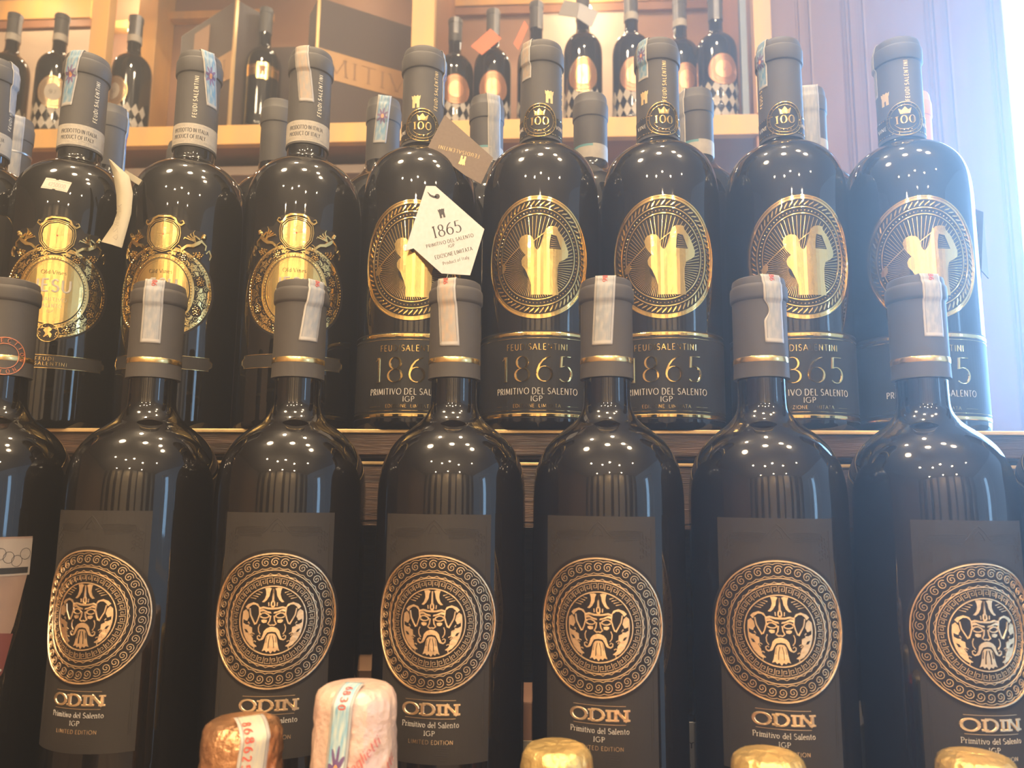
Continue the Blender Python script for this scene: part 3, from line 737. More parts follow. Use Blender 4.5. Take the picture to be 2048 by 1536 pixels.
# ---------------------------------------------------------------- bottles with the ornate oval crest
def jesu_label():
    a = Art(); b = .14; CY = 90.5; rnd = random.Random(5)
    X = lambda rx, ry, t: (rx*sin(t), CY+ry*cos(t))
    # die-cut backing
    out = [X(34.5, 32.5, t) for t in [math.radians(q) for q in range(-320+360, 321, 8)] if True]
    a.disk(0, CY, 35.0, 32.8, .12, 1, 72)
    a.poly([(-24, 112), (-28, 125), (-25, 134), (-16, 134), (-11, 141), (0, 144.5), (11, 141), (16, 134), (25, 134), (28, 125), (24, 112)], .13, 1, 0)
    a.disk(0, CY, 33.2, 31.2, .2, 0, 72)
    a.annulus(0, CY, 33.4, 31.4, .955, .34, 0, 90)
    n = 92
    for k in range(n): a.dot(*X(32.6, 30.6, 2*PI*k/n), .62, .3, .8, 0, 6)
    a.ring(0, CY, 31.2, 29.2, .4, b, .5, 0, 90)
    a.disk(0, CY, 23.2, 26.6, .26, 1, 72, .2); a.annulus(0, CY, 22.0, 25.4, .80, .34, 0, 72); a.ring(0, CY, 30.2, 28.4, .5, .2, .4, 1, 90)
    n = 70
    for k in range(n): a.dot(*X(20.0, 23.6, 2*PI*k/n), .55, .3, .85, 0, 6)
    a.ring(0, CY, 21.6, 25.1, .6, b, .7, 0, 80); a.ring(0, CY, 18.4, 22.0, .5, .3, .7, 0, 72)
    a.ring(0, CY, 18.9, 22.5, .9, .3, .48, 1, 72); a.disk(0, CY, 17.4, 21.0, .45, 0, 72); a.ring(0, CY, 16.8, 20.4, .22, .45, .6, 0, 64)
    # vine scrolls, grapes and leaves between the rings
    for s in (1, -1):
        for k, td in enumerate((28, 50, 72, 94, 116, 138, 158)):
            t = math.radians(td)*s; cx, cy = X(26.4, 27.2, t)
            if k % 2 == 0:
                a.disk(cx, cy, 3.9, 4.4, .28, 1, 14, .2)
                for j in range(15):
                    rr = 2.5*math.sqrt(j/15); ph = j*2.4; a.dot(cx+rr*sin(ph)*1.1, cy+rr*cos(ph)*1.3, .75, b, .95, 0, 6)
            else:
                pts = [(cx+(3.6 if q % 2 == 0 else 1.9)*sin(q*PI/5+t), cy+(3.6 if q % 2 == 0 else 1.9)*cos(q*PI/5+t)) for q in range(10)]
                a.poly([(cx+(x_-cx)*1.35, cy+(y_-cy)*1.35) for x_, y_ in pts], .3, 1, .2)
                a.poly(pts, .6, 0, b)
                for q in range(5): a.ribbon([(cx, cy), (cx+2.9*sin(q*2*PI/5+t), cy+2.9*cos(q*2*PI/5+t))], .3, .5, .8, 1)
            for q in (-1, 1):
                sx, sy = X(26.4+q*3.2, 27.2+q*2.2, t+s*.19)
                a.disk(sx, sy, 2.2, 2.2, .26, 1, 12, .2)
                a.ribbon([(sx+(.25+1.5*i/12)*sin(i*.62*q), sy+(.25+1.5*i/12)*cos(i*.62*q)) for i in range(13)], .55, b, .65)
        a.ribbon([X(26.4+1.2*sin(i*.9), 27.2+1.2*sin(i*.9), s*math.radians(20+i*7)) for i in range(21)], .5, .2, .5, 1)
        for q_ in (23.2, 29.6): a.ribbon([X(q_+.5*sin(i*1.3), q_+.4+.5*cos(i*1.7), s*math.radians(22+i*4.5)) for i in range(32)], .45, .2, .45, 1)
        # curls over the oval
        for (cx, cy, r0, w0) in ((5.5, 116.5, 2.2, .7), (10, 119.5, 2.6, .8)):
            a.ribbon([(s*(cx+r0*(1-i/16)*sin(i*.5)), cy+r0*(1-i/16)*cos(i*.5)) for i in range(16)], w0, .3, .95)
        # winged putto lying on either side of the shield
        P = lambda pts: [(s*x, y) for x, y in pts]
        a.ribbon(P([(12.5, 120), (15.5, 122.4), (19, 123), (22, 125.2), (24.5, 127.6)]), [2.0, 2.8, 3.4, 3.7, 2.2], b, 1.3)
        a.dot(s*25.6, 130, 1.9, b, 1.6, 0, 9); a.dot(s*25.9, 131.2, 1.5, .8, 1.8, 0, 8)
        a.ribbon(P([(24, 127), (27.2, 124.2), (26.8, 121)]), [1.8, 1.5, 1.1], b, 1.2); a.ribbon(P([(23, 128), (20, 130), (18.6, 128.5)]), [1.7, 1.4, 1.0], b, 1.2)
        a.ribbon(P([(14, 121), (11.8, 118.6), (13.5, 116.5)]), [2.2, 1.7, 1.1], b, 1.1)
        for q in range(4): a.ribbon(P([(20.5, 126), (18.6-q*1.7, 130.5-q*1.3+1.5), (19.6-q*2.2, 134-q*2.4)]), [.8, 1.2, .4], b, .8)
        for j in range(12):
            rr = 2.6*math.sqrt(j/12); a.dot(s*(22.5+rr*sin(j*2.4)*1.3), 117+rr*cos(j*2.4), .8, b, .95, 0, 6)
        a.ribbon(P([(27.5, 119), (29.5, 121.5), (31, 118), (30, 115)]), [1.5, 1.9, 1.6, .9], b, .9)
        # scrolled top of the shield
        a.ribbon(P([(0, 142), (4, 142), (7, 140.5), (8.4, 137.5), (10.8, 136.2), (12.6, 137.8), (11.8, 139.6), (10.4, 138.9)]), [2.0, 2.1, 2.1, 2.0, 1.8, 1.5, 1.1, .7], b, 1.1)
    sh = [(-9.2, 130), (-8.6, 134.2), (-5.5, 137.4), (0, 138.8), (5.5, 137.4), (8.6, 134.2), (9.2, 130), (8.4, 125), (5, 120.6), (0, 119), (-5, 120.6), (-8.4, 125)]
    a.poly([(x*1.28, 129+(y-129)*1.3) for x, y in sh], .46, 1, b); a.poly(sh, .62, 0, b); a.ribbon(sh, .5, b, .9, 1, True); a.ribbon([(x*1.06, 129+(y-129)*1.055) for x, y in sh], .8, b, 1.1, 0, True); a.ribbon([(x*1.19, 129+(y-129)*1.17) for x, y in sh], .7, b, 1.0, 0, True)
    a.dot(0, 129.5, .8, .5, .9, 2); a.ribbon([(0, 135), (-.4, 131), (0, 124)], .8, .5, .75); a.ribbon([(-4, 130.5), (0, 129.6), (4, 130.5)], .8, .5, .75)
    # small round emblem at the foot
    a.disk(0, 62.5, 6.2, 6.2, .6, 1, 32, b); a.ring(0, 62.5, 6.2, 6.2, .8, .5, 1.0, 0, 32)
    for k in range(24): a.dot(5.2*sin(k*PI/12), 62.5+5.2*cos(k*PI/12), .34, .55, .9, 0, 5)
    a.poly([(-2.2, 59), (-1.2, 62), (-2.6, 64), (-1, 66), (1, 66.4), (2.4, 64.6), (1, 63), (2.6, 61.4), (1.6, 58.8), (.4, 61)], .95, 0, .6)
    a.text('Old Vines', 0, 102.6, 2.6, .06, .13, .04, .16, .45, .62, 1, 15)
    a.text('JESU', 0, 90.6, 8.2, .15, .18, 0, .18, .45, .70, 3, 22.5)
    a.text('PRIMITIVO', 0, 84.0, 2.4, .1, .13, 0, .2, .45, .6, 3, 18); a.text('SALENTO', 0, 79.6, 2.4, .1, .13, 0, .2, .45, .6, 3, 13); a.text('IGP', 0, 76.0, 1.8, .1, .13, 0, .2, .45, .6, 3, 4)
    return a.build('medallion', cyl(GR), [GOLDY, DARKF, REDI, CREAMB], cut=2.0)
def jesu_band():
    a = Art()
    pts = [(-35, 38.5), (-35, 40), (-37.4, 41.6), (-37.4, 44.6), (-35, 46.2), (-35, 47.8), (35, 47.8), (35, 46.2), (37.4, 44.6), (37.4, 41.6), (35, 40), (35, 38.5)]
    a.poly(pts, .14, 0)
    q = pts+[pts[0]]; d = []
    for (x, y), (u, v) in zip(q, q[1:]):
        n = max(1, int(math.hypot(u-x, v-y)/3)); d += [(x+(u-x)*i/n, y+(v-y)*i/n) for i in range(n)]
    a.ribbon([(x*.985, 43.1+(y-43.1)*.93) for x, y in d], .4, .13, .35, 1, True)
    a.text('FEUDI', -.6, 43.8, 2.3, .1, .14, 0, .3, .13, .3, 1, 11); a.text('SALENTINI', 3.2, 40.5, 2.3, .1, .14, 0, .3, .13, .3, 1, 19)
    return a.build('name_band', cyl(GR), [LABM, GOLDB])
def neck_band():
    a = Art(); a.rect(-46, 46, 206.4, 222.0, .14, 1); a.rect(-46, 46, 208.0, 220.6, .2, 0); a.rect(-18, 14.5, 209, 219.8, .26, 2, .1)
    a.text('PRODOTTO IN ITALIA', -2, 215.2, 2.9, .12, .16, 0, .18, .24, .34, 3, 25); a.text('PRODUCT OF ITALY', -3, 210.4, 2.9, .12, .16, 0, .18, .24, .34, 3, 23)
    return a.build('neck_band', cyl(15.12), [CREAMB, PAPER, PAPER, INK], cut=1.5)
def jesu_bottle(loc, face, label, st, capyaw, bandyaw, group='black bottles with ornate oval crests', crest=True):
    t = thing('wine_bottle', label, 'bottle', V(*loc), 0, group); base = -math.atan2(loc[0], loc[1])
    link('glass_body', cached('jesu_glass', lambda: lathe('glass_body', gbody(-7), GLASS, 96)), t)
    c = link('capsule', cached('golf_cap', lambda: lathe('capsule', G_CAP, CAPT, 72)), t)
    o = link('capsule_print', cached('jesu_print', jesu_capsule_print), c); o.rotation_euler = (0, 0, base+capyaw)
    o = link('neck_band', cached('neck_band', neck_band), t); o.rotation_euler = (0, 0, base+bandyaw)
    if st: yaw, sl, ln, w, mt = st; stamp(t, G_CAP, 280.1, yaw+base, sl, ln, w, mt)
    if crest:
        for nm, fn in (('medallion', jesu_label), ('name_band', jesu_band)):
            o = link(nm, cached('jesu_'+nm, fn), t); o.rotation_euler = (0, 0, base+face)
    return t

# ================================================================== SHELVES
RX0, RY0 = 56.2, 491.2; RYAW = math.atan2(473.9-513.0, 296.4+196.6)
riser = thing('display_riser', 'dark walnut display riser with gilt edges carrying the upper bottle rows', 'shelf', V(RX0, RY0, 0), RYAW)
H_UP = 42.7; H_LOW = -191.0
def rb(name, *a, **k): return box(name, *a, parent=riser, **k)
rb('top_board', -760, 640, 2, 260, 24, H_UP, WOODD, bev=.8)
rb('edge_moulding', -760, 640, -2, 2, 26, 40.2, WOODD, bev=1)
rb('gilt_edge', -760, 640, -4, 3, 40.0, 42.6, GILT, bev=.6)
rb('gilt_edge', -760, 640, 4, 10, 20.0, 22.2, GILT, bev=.6)
rb('fascia', -760, 640, 6, 16, -16, 20.0, WOODD, bev=.8)
rb('fascia_edge', -760, 640, 5, 16, -19, -16.5, WOODD)
for x in (-600, -255, 180, 560): rb('upright', x-12, x+12, 18, 250, H_LOW, 24, WOODD)
rb('back_board', -760, 640, 246, 256, H_LOW, 24, WOODD)
base_t = thing('display_table', 'dark wooden display table with a lower front step under the bottles', 'table', V(RX0, RY0, 0), RYAW)
def tb(name, *a, **k): return box(name, *a, parent=base_t, **k)
tb('table_top', -900, 760, -127, 300, H_LOW-30, H_LOW, WOODD, bev=1.5)
tb('lower_step', -900, 760, -330, -127, -425, -395, WOODD, bev=1.5)
tb('step_riser', -900, 760, -127, -113, -425, H_LOW-30, WOODD)
for x in (-860, 700):
    for y in (-310, 260): tb('leg', x-25, x+25, y-25, y+25, -1200, -425 if y < 0 else H_LOW-30, WOODD)

# ================================================================== BOTTLES IN FRONT
odin_bottle((-197, 421, H_LOW), math.radians(-35), 'front row bottle whose bearded medallion is turned far left, second from the left', (-.22, .0, 35, 10.5, STW, False))
odin_bottle((-116, 415, H_LOW), math.radians(-9), 'front row bottle behind the gap between copper and pink foil tops', (.62, -.12, 34, 10.5, STW, False))
odin_bottle((-31, 411, H_LOW), math.radians(-12), 'front row bottle right of the pink foil top, below the white hanging tag', (-.42, .08, 37, 10.8, STO, False))
odin_bottle((50, 404, H_LOW), math.radians(-7), 'front row bottle facing almost straight on behind the left gold foil top', (-.02, -.06, 37, 11, STW, False))
odin_bottle((130, 399, H_LOW), math.radians(6), 'front row bottle with a torn tax stamp on its black capsule', (.52, .02, 36, 11, STW, True))
odin_bottle((211, 395, H_LOW), math.radians(29), 'front row bottle with its medallion turned right, behind the rightmost gold foil', (.58, .0, 33, 10.5, STW, False))
odin_bottle((296, 391, H_LOW), math.radians(100), 'black bottle cut by the right edge of the frame in the front row', (1.2, 0, 33, 10.5, STW, False))
# leftmost bottle of the front row: another label and a ring printed on the capsule
t = odin_bottle((-277, 417, H_LOW), 0, 'leftmost front row bottle with a copper ring on its capsule and a torn pale label', None, group=None, body_label=False)
a = Art()
for r, w in ((10.0, .5), (6.7, .4)): a.ring(0, 0, r, r, w, .02, .25, 0, 48)
word = 'COLLECTION NOIR '
for i, ch in enumerate(word*1):
    th = PI*.5-2*PI*(i-4.5)/len(word)*.98
    if ch == ' ': continue
    g_, sts = GL[ch]; kx = 2.0
    def xf(x, y, th=th): return ((7.35+y)*cos(th)+x*sin(th), (7.35+y)*sin(th)-x*cos(th))
    a.text(ch, 0, 0, 2.1, .10, .16, 0, 0, .02, .25, 0, 1.55 if ch != 'I' else .5, xf=xf)
me = a.build('capsule_ring', cyl(14.0, 262.5), [mat('copper_print', (.70, .25, .12), .4, .3)], cut=1.5); o = link('capsule_ring', me, t); o.rotation_euler = (0, 0, .62-.05)
a = Art(); a.poly([(-26, 105), (-26, 169), (29, 169), (28, 150), (24, 126), (19, 108), (10, 96), (-4, 90)], .2, 0); a.poly([(-26, 90), (-26, 130), (24, 122), (21, 104), (14, 92), (0, 82)], .3, 1)
a.rect(-26, 29, 150, 168, .34, 2)
for k in range(26): a.dot(-22+(k*7.3) % 42, 92+(k*5.1) % 26, .7, .3, .5, 3, 6)
for k in range(14): a.ring(-22+k*3.7, 159+2*sin(k*2), 2.4, 2.8, .22, .34, .44, 4, 14)
a.rect(-26, 28, 151, 154, .4, 4, .3)
o = link('front_label', a.build('front_label', cyl(38.6), [mat('skin_beige_print', (.26, .17, .12), .5, var=(60, (.20, .13, .09))), mat('brick_red_print', (.13, .03, .02), .5), mat('taupe_print', (.30, .25, .20), .5), CREAMB, LABB]), t); o.rotation_euler = (0, 0, .37)

# ================================================================== BOTTLES ON THE RISER, FIRST ROW
jesu_bottle((-322, 544, H_UP), math.radians(-12), 'crested bottle with a price sticker on its shoulder and a cream paper tag', (-.62, -.10, 44, 11, STB), .55, 0)
jesu_bottle((-236, 541, H_UP), math.radians(-22), 'middle one of the three bottles with an ornate oval crest', (.30, .16, 42, 10, STB), -.10, -.1)
jesu_bottle((-151, 535, H_UP), math.radians(-6), 'crested bottle nearest the golfer medallions, with a grey creased tax stamp', (-.55, .14, 44, 11, STO), .50, 0)
golf_bottle((-67, 532, H_UP), math.radians(-6), 'golfer medallion bottle partly covered by the white hanging tag', (1.35, .02, 42, 9, STB), -.12, -.02)
golf_bottle((19, 523, H_UP), math.radians(-3), 'golfer medallion bottle directly right of the brown card tag', (-.80, .0, 30, 9.5, STO), .62, -.08)
golf_bottle((102, 519, H_UP), math.radians(3), 'third golfer medallion bottle from the left with a short stamp on its capsule', (-.72, .0, 31, 9.5, STB), -.42, .28)
golf_bottle((189, 517, H_UP), math.radians(14), 'fourth golfer medallion bottle, behind the capsule with the torn stamp', (-.85, .0, 36, 9.5, STB), -1.75, .18)
golf_bottle((273, 515, H_UP), math.radians(12), 'rightmost golfer medallion bottle against the plum wall panelling', (-1.35, .0, 40, 9, STW), -.40, .2)
tb0 = jesu_bottle((-396, 551, H_UP), 0, 'bottle cut by the left edge of the frame on the riser', (.95, .05, 40, 9, STW), .98, 0, group=None, crest=False)
a = Art(); a.poly([(-30, 30), (-30, 150), (30, 152), (34, 120), (36, 60), (30, 30)], .15, 0); a.ribbon([(-30, 148), (0, 150), (32, 154)], .5, .1, .4, 1)
o = link('front_label', a.build('front_label', cyl(GR), [LABM, GOLDB]), tb0); o.rotation_euler = (0, 0, .7)

# ================================================================== BACK ROW ON THE RISER
BROW = [(-440, 645, 'back row bottle with a cream stamp and a silver ringed capsule at the far left', 'ring', (.05, .0, 60, 11, STW)),
        (-345, 622, 'back row bottle mostly hidden behind the price stickered one', 'plain', (1.45, 0, 60, 10, STB)),
        (-311, 644, 'back row bottle peeking out left of the middle crested bottle', 'plain', None),
        (-198, 612, 'back row bottle with a plain dark capsule between two crested bottles', 'plain', None),
        (-109, 607, 'back row bottle with a straight blue tax stamp down its capsule', 'plain', (.02, -.08, 42, 11, STB)),
        (-23, 602, 'back row bottle with a teal bordered neck band beside the brown tag', 'teal', (.42, .03, 60, 12, STW)),
        (62, 597, 'back row bottle with a teal bordered band and a bare capsule top', 'teal', None),
        (146, 588, 'back row bottle with a teal band, right of the third golfer bottle', 'teal', (-1.0, .0, 62, 11, STW)),
        (235, 584, 'back row bottle with a pale stamp behind the fourth golfer bottle', 'teal', (.2, .0, 60, 13, STW)),
        (322, 590, 'back row bottle with a peach coloured capsule at the far right', 'peach', None)]
def teal_band():
    a = Art(); a.rect(-42, 42, 213.5, 237, .1, 1); a.rect(-42, 42, 215.5, 235, .16, 0); a.rect(2, 30, 215, 237.4, .22, 0, .1)
    return a.build('neck_band', cyl(13.78), [CREAMB, TEAL], cut=1.5)
for i, (x, y, lb, kind, st) in enumerate(BROW):
    if i == 2: y += 46
    t = thing('wine_bottle', lb, 'bottle', V(x, y, H_UP), 0, 'bottles in the back row of the riser'); base = -math.atan2(x, y)
    if kind == 'peach' or i in (0, 1): sc_ = 1
    link('glass_body', cached('b_glass', lambda: lathe('glass_body', B_BODY, GLASS, 64)), t)
    if kind == 'peach': link('capsule', cached('b_cap_p', lambda: lathe('capsule', B_CAP, ORCAP, 56)), t)
    else:
        c = link('capsule', cached('b_cap', lambda: lathe('capsule', B_CAP, CAPT, 56)), t)
        if kind == 'ring': link('silver_ring', lathe('silver_ring', [(13.8, 248), (14.3, 248.4), (14.3, 249.6), (13.8, 250)], STEEL, 48), c)
    if kind == 'teal': o = link('neck_band', cached('teal_band', teal_band), t); o.rotation_euler = (0, 0, base)
    if st: yaw, sl, ln, w, mt = st; stamp(t, B_CAP, 282.1, yaw+base, sl, ln, w, mt)

# ================================================================== CABINET BOTTLES
C_BODY = [(0.5, 4), (32, 3), (38, 0), (40, 3), (40, 60), (40, 160)]+spline([(40, 172), (39, 186), (35.5, 198), (29, 208), (21, 215), (15.5, 222), (13.6, 232)], 4)+[(13.4, 250), (13.4, 300)]
C_CAP = [(14.3, 252), (14.2, 296), (15.2, 297), (15.3, 307), (14.4, 308.6), (10, 309)]
def cab_label(kind):
    a = Art()
    for r in range(3):
        for c in range(-4, 5):
            if (r+c) % 2 == 0 or True:
                x, y = c*16, 20+r*30
                a.poly([(x, y-15), (x+8, y), (x, y+15), (x-8, y)], .2, 1)
    if kind == 'cream': disc, ringm, cen = 2, 3, 1
    elif kind == 'gold': disc, ringm, cen = 4, 3, 3
    else: disc, ringm, cen = 4, 4, 5
    a.disk(0, 118, 31, 35, .4, disc, 48); a.ring(0, 118, 30, 34, 2, .3, 1.2, ringm, 48); a.ring(0, 118, 24, 28, 1.2, .3, 1.0, ringm, 48)
    for k in range(48): a.ribbon([(19*sin(2*PI*k/48), 118+22*cos(2*PI*k/48)), (22.5*sin(2*PI*k/48), 118+26*cos(2*PI*k/48))], .7, .3, .8, ringm)
    a.disk(0, 118, 17, 20, .8, cen, 40); a.ring(0, 118, 17, 20, 1.2, .7, 1.3, ringm, 40)
    a.text('97' if kind == 'cream' else 'V', 0, 113, 9, .08, .14, 0, .2, .8, 1.1, 0)
    a.rect(-36, 36, 2, 6, .3, 1)
    return a.build('front_label', cyl(40), [INK, CREAMB, mat('taupe_medal', (.36, .28, .20), .4, .3), GOLDB, mat('brown_copper_medal', (.40, .20, .11), .35, .5), mat('copper_centre', (.62, .30, .16), .3, .6)], cut=3)
def cab_bottle(x, y, face, kind, label, band=True, stamp_=None, hs=1.0, group='bottles in the oak cabinet'):
    p = ul(x, y, 714); t = thing('wine_bottle', label, 'bottle', p, 0, group); t.scale = (1, 1, hs); base = -math.atan2(p.x, p.y)
    link('glass_body', cached('c_glass', lambda: lathe('glass_body', C_BODY, GLASS, 56)), t)
    link('capsule', cached('c_cap', lambda: lathe('capsule', C_CAP, CAPT, 48)), t)
    if band: link('neck_band', cached('c_band', lambda: lathe('neck_band', [(14.3, 247), (14.9, 247.4), (14.9, 262), (14.3, 262.4)], CREAMB, 48)), t)
    o = link('front_label', cached('c_lab'+kind, lambda: cab_label(kind)), t); o.rotation_euler = (0, 0, base+face)
    if stamp_: stamp(t, C_CAP, 309, base+stamp_[0], 0, stamp_[1], 11, stamp_[2])
    return t
cab_bottle(-1112, 105, -.55, 'cream', 'cabinet bottle with a ring medallion at the upper left corner', stamp_=(.9, 45, STW), hs=1.06)
cab_bottle(-1000, 100, -.12, 'cream', 'cabinet bottle with a cream medallion over a black and white diamond label', hs=1.03)
cab_bottle(-832, 100, -.9, 'cream', 'cabinet bottle with a paper tag right of the left oak post', stamp_=(.35, 50, STW), hs=1.0)
cab_bottle(-135, 110, .1, 'copper', 'cabinet bottle next to the middle oak post with a white topped neck', band=False, stamp_=(.1, 40, STW), hs=.93)
cab_bottle(-56, 125, .05, 'copper', 'cabinet bottle wearing an orange card on its shoulder', band=False, stamp_=(.5, 60, STW), hs=1.02)
cab_bottle(36, 130, .05, 'copper', 'cabinet bottle behind the capsule of the second golfer bottle', band=False, stamp_=(.6, 60, STW), hs=1.08)
cab_bottle(134, 100, 0, 'gold', 'cabinet bottle with a bright gold medallion and grey folded card', hs=1.09)
cab_bottle(234, 100, .15, 'copper', 'cabinet bottle with a glinting shoulder right of the lit back board', stamp_=(-.6, 60, STW), hs=1.07)
cab_bottle(337, 120, .3, 'copper', 'cabinet bottle behind the third golfer capsule with a grey neck sleeve', stamp_=(-.6, 60, STW), hs=1.05)
cab_bottle(398, 60, .35, 'copper', 'rightmost small cabinet bottle next to the steel strip', band=False, stamp_=(.2, 60, STW), hs=.93)
# bottle with a gold band between the gift boxes
p = ul(-541, 95, 714); t = thing('wine_bottle', 'slim black bottle with a gold band label standing between two gift boxes', 'bottle', p); t.scale = (.93, .93, 1.02)
link('glass_body', CACHE['c_glass'], t); link('capsule', CACHE['c_cap'], t)
a = Art(); a.rect(-40, 40, 142, 166, .5, 0); a.rect(-14, 12, 134, 170, .8, 0); castle(a, -1, 143, 3.2, .8, 1.4, 1); a.ribbon([(-38, 160), (0, 160), (38, 160)], 1, .5, .9, 1)
o = link('front_label', a.build('front_label', cyl(40), [GOLDB, OAKD], cut=3), t); o.rotation_euler = (0, 0, .33)

def giftbox(x0, y0, x1, y1, h, label, txt, th=70):
    """block whose front face runs from (x0,y0) to (x1,y1) in the cabinet frame"""
    ang = math.atan2(y1-y0, x1-x0); L_ = math.hypot(x1-x0, y1-y0)
    t = thing('gift_box', label, 'box', ul(x0, y0, 714), YAW+ang)
    box('box_body', 0, L_, 0, th, 0, h, BOXM, t, bev=1.5)
    box('printed_band', 2, L_-2, -1, 0, 142, 205, BOXB, t)
    a = Art(); a.text(txt, L_/2, 154, 38, .05, .12, .06, .2, 0, .6, 0, L_*.8)
    link('band_lettering', a.build('band_lettering', lambda x, y, q: (x, -1-q, y), [mat('bronze_print', (.30, .17, .08), .5)], cut=None), t)
    return t
g1 = giftbox(-775, 185, -592, 62, 318, 'dark gift box with a tan printed band, left of the gold banded bottle', 'PRI')
g2 = giftbox(-418, 62, -235, 180, 318, 'dark gift box with a tan printed band, right of the gold banded bottle', 'MITIV')
for g_, x in ((g1, math.hypot(183, 123)-5), (g2, -1)): box('gilt_corner', x, x+6, -2, 4, 0, 318, GILT, g_)
box('box_picture', 60, 120, -1.2, 0, 215, 300, mat('faded_tan_print', (.42, .25, .14), .5), g1)
g3 = thing('display_backdrop', 'dark backdrop card standing behind the gold banded bottle', 'backdrop', ul(-505, 210, 714), YAW)
box('card_panel', -86, 86, 0, 10, 0, 300, BOXM, g3); box('card_foot', -60, 60, 10, 50, 0, 6, BOXM, g3); box('printed_patch', -76, -52, -1, 0, 60, 130, BOXB, g3)

# cards hung on cabinet bottles
def card(name, label, cat, pts, m_, th=.8, extra=None, group=None):
    """thin card from world points in mm (a planar polygon), thickened backwards"""
    P = [Vector(p) for p in pts]; n = (P[1]-P[0]).cross(P[2]-P[0]).normalized()
    if n.y > 0: n = -n
    c = sum(P, Vector())/len(P); k = len(P)
    vs = [tuple((q-c)*.001) for q in P]+[tuple((q-c-n*th)*.001) for q in P]
    fs = [tuple(range(k)), tuple(range(2*k-1, k-1, -1))]+[(i, i+k, (i+1) % k+k, (i+1) % k) for i in range(k)]
    me = mesh_from(name, vs, fs, [m_]); bm = bmesh.new(); bm.from_mesh(me); bmesh.ops.recalc_face_normals(bm, faces=bm.faces[:]); bm.to_mesh(me); bm.free()
    o = link(name, me); o.location = V(*c); tag(o, label, cat, group); return o, c, n
def lw(x, y, z): v = ul(x, y, z); return (v.x*1000, v.y*1000, v.z*1000-Z0)
card('price_card', 'orange card lying on the shoulder of a cabinet bottle', 'card', [lw(-95, 60, 910), lw(-72, 60, 890), lw(-32, 60, 925), lw(-55, 60, 948)], ORNG)
card('price_card', 'orange card half hidden behind the second golfer capsule', 'card', [lw(-8, 62, 915), lw(2, 62, 900), lw(22, 62, 950), lw(14, 62, 965)], ORNG)
card('folded_card', 'grey folded card hanging on the gold medallion cabinet bottle', 'card', [lw(83, 52, 968), lw(95, 48, 998), lw(125, 40, 985), lw(120, 44, 955)], mat('grey_card', (.22, .20, .18), .4))
card('folded_card', 'pale flap of folded card before the gold medallion cabinet bottle', 'card', [lw(121, 44, 955), lw(126, 40, 985), lw(164, 52, 972), lw(150, 54, 940)], mat('silver_card', (.50, .48, .45), .35))
card('paper_tag', 'cream paper tag hung on the neck of the bottle by the left post', 'tag', [lw(-862, 92, 845), lw(-862, 92, 905), lw(-840, 92, 905), lw(-840, 92, 845)], PAPER)
card('paper_label', 'bright cream pentagon card propped in the left cabinet compartment', 'card', [lw(-830, 60, 722), lw(-830, 60, 765), lw(-822, 60, 772), lw(-796, 62, 748), lw(-826, 60, 720)], PAPER)

# ================================================================== HANGING TAGS AND STICKERS OF THE UPPER ROW
def plane_tag(label, pts2, y, m_, tilt=0, name='hang_tag'):
    return card(name, label, 'tag', [(x, y+(z-200)*tilt, z) for x, z in pts2], m_)
# white pentagon tag with print
TX = lambda px: (px-848)*.3237-59.2
TZ = lambda py: 202.1-(py-372)*.328
o, c, n = card('hang_tag', 'white five sided hanging tag with dark print and a curled hole', 'tag',
               [(TX(852), 486, TZ(372)), (TX(871), 486, TZ(372)), (TX(972), 486, TZ(461)), (TX(945), 486, TZ(556)), (TX(888), 486, TZ(553)), (TX(830), 486, TZ(502)), (TX(813), 486, TZ(508))], WPAPER, .7)
TH = math.radians(15)
def onw(px, py):
    ox, oz = TX(px)-c.x, TZ(py)-c.z
    return lambda x, y, h: (ox+x*cos(TH)-y*sin(TH), -h-.02, oz+x*sin(TH)+y*cos(TH))
def tagtext(px, py, txt, size, width, wmin, wmax, serif=0, parent=None):
    a = Art(); a.text(txt, 0, -size/2, size, wmin, wmax, serif, .2, 0, .12, 0, width)
    link('tag_print', a.build('tag_print', onw(px, py), [INK], cut=None), parent or o)
tagtext(896, 462, '1865', 8.0, 18.5, .04, .12, .05)
tagtext(903, 486, 'PRIMITIVO DEL SALENTO', 2.3, 31.5, .09, .14)
tagtext(906, 496, 'IGP', 2.0, 4.2, .1, .15)
tagtext(911, 511, 'EDIZIONE LIMITATA', 2.5, 25, .09, .14)
tagtext(916, 526, 'Product of Italy', 2.1, 17.5, .09, .12)
a = Art(); castle(a, 0, -2.5, 1.0, 0, .12, 0); link('castle_mark', a.build('castle_mark', onw(886, 431), [INK], cut=None), o)
a = Art(); a.ribbon([(-4.2, 3.6), (-3.0, .8), (-1, -.8), (.8, -1.2)], [.3, 1.2, 1.6, 1.8], 0, .15); a.disk(1.2, -1.0, 1.7, 1.7, .15, 0, 16)
link('curled_hole', a.build('curled_hole', onw(871, 392), [INK], cut=None), o)
o2 = tube('cord', [(-53, 485, 197), (-51, 489, 212), (-47.5, 494, 228), (-50, 503, 240), (-54, 515, 248)], .55, CORD); tag(o2, 'black cord from the bottle neck down to the white tag', 'cord')
o2 = tube('cord', [(-55, 485, 199), (-61, 489, 214), (-70, 494, 229), (-79, 505, 236)], .4, CORD); tag(o2, 'thin black cord curving left over the shoulder above the white tag', 'cord')
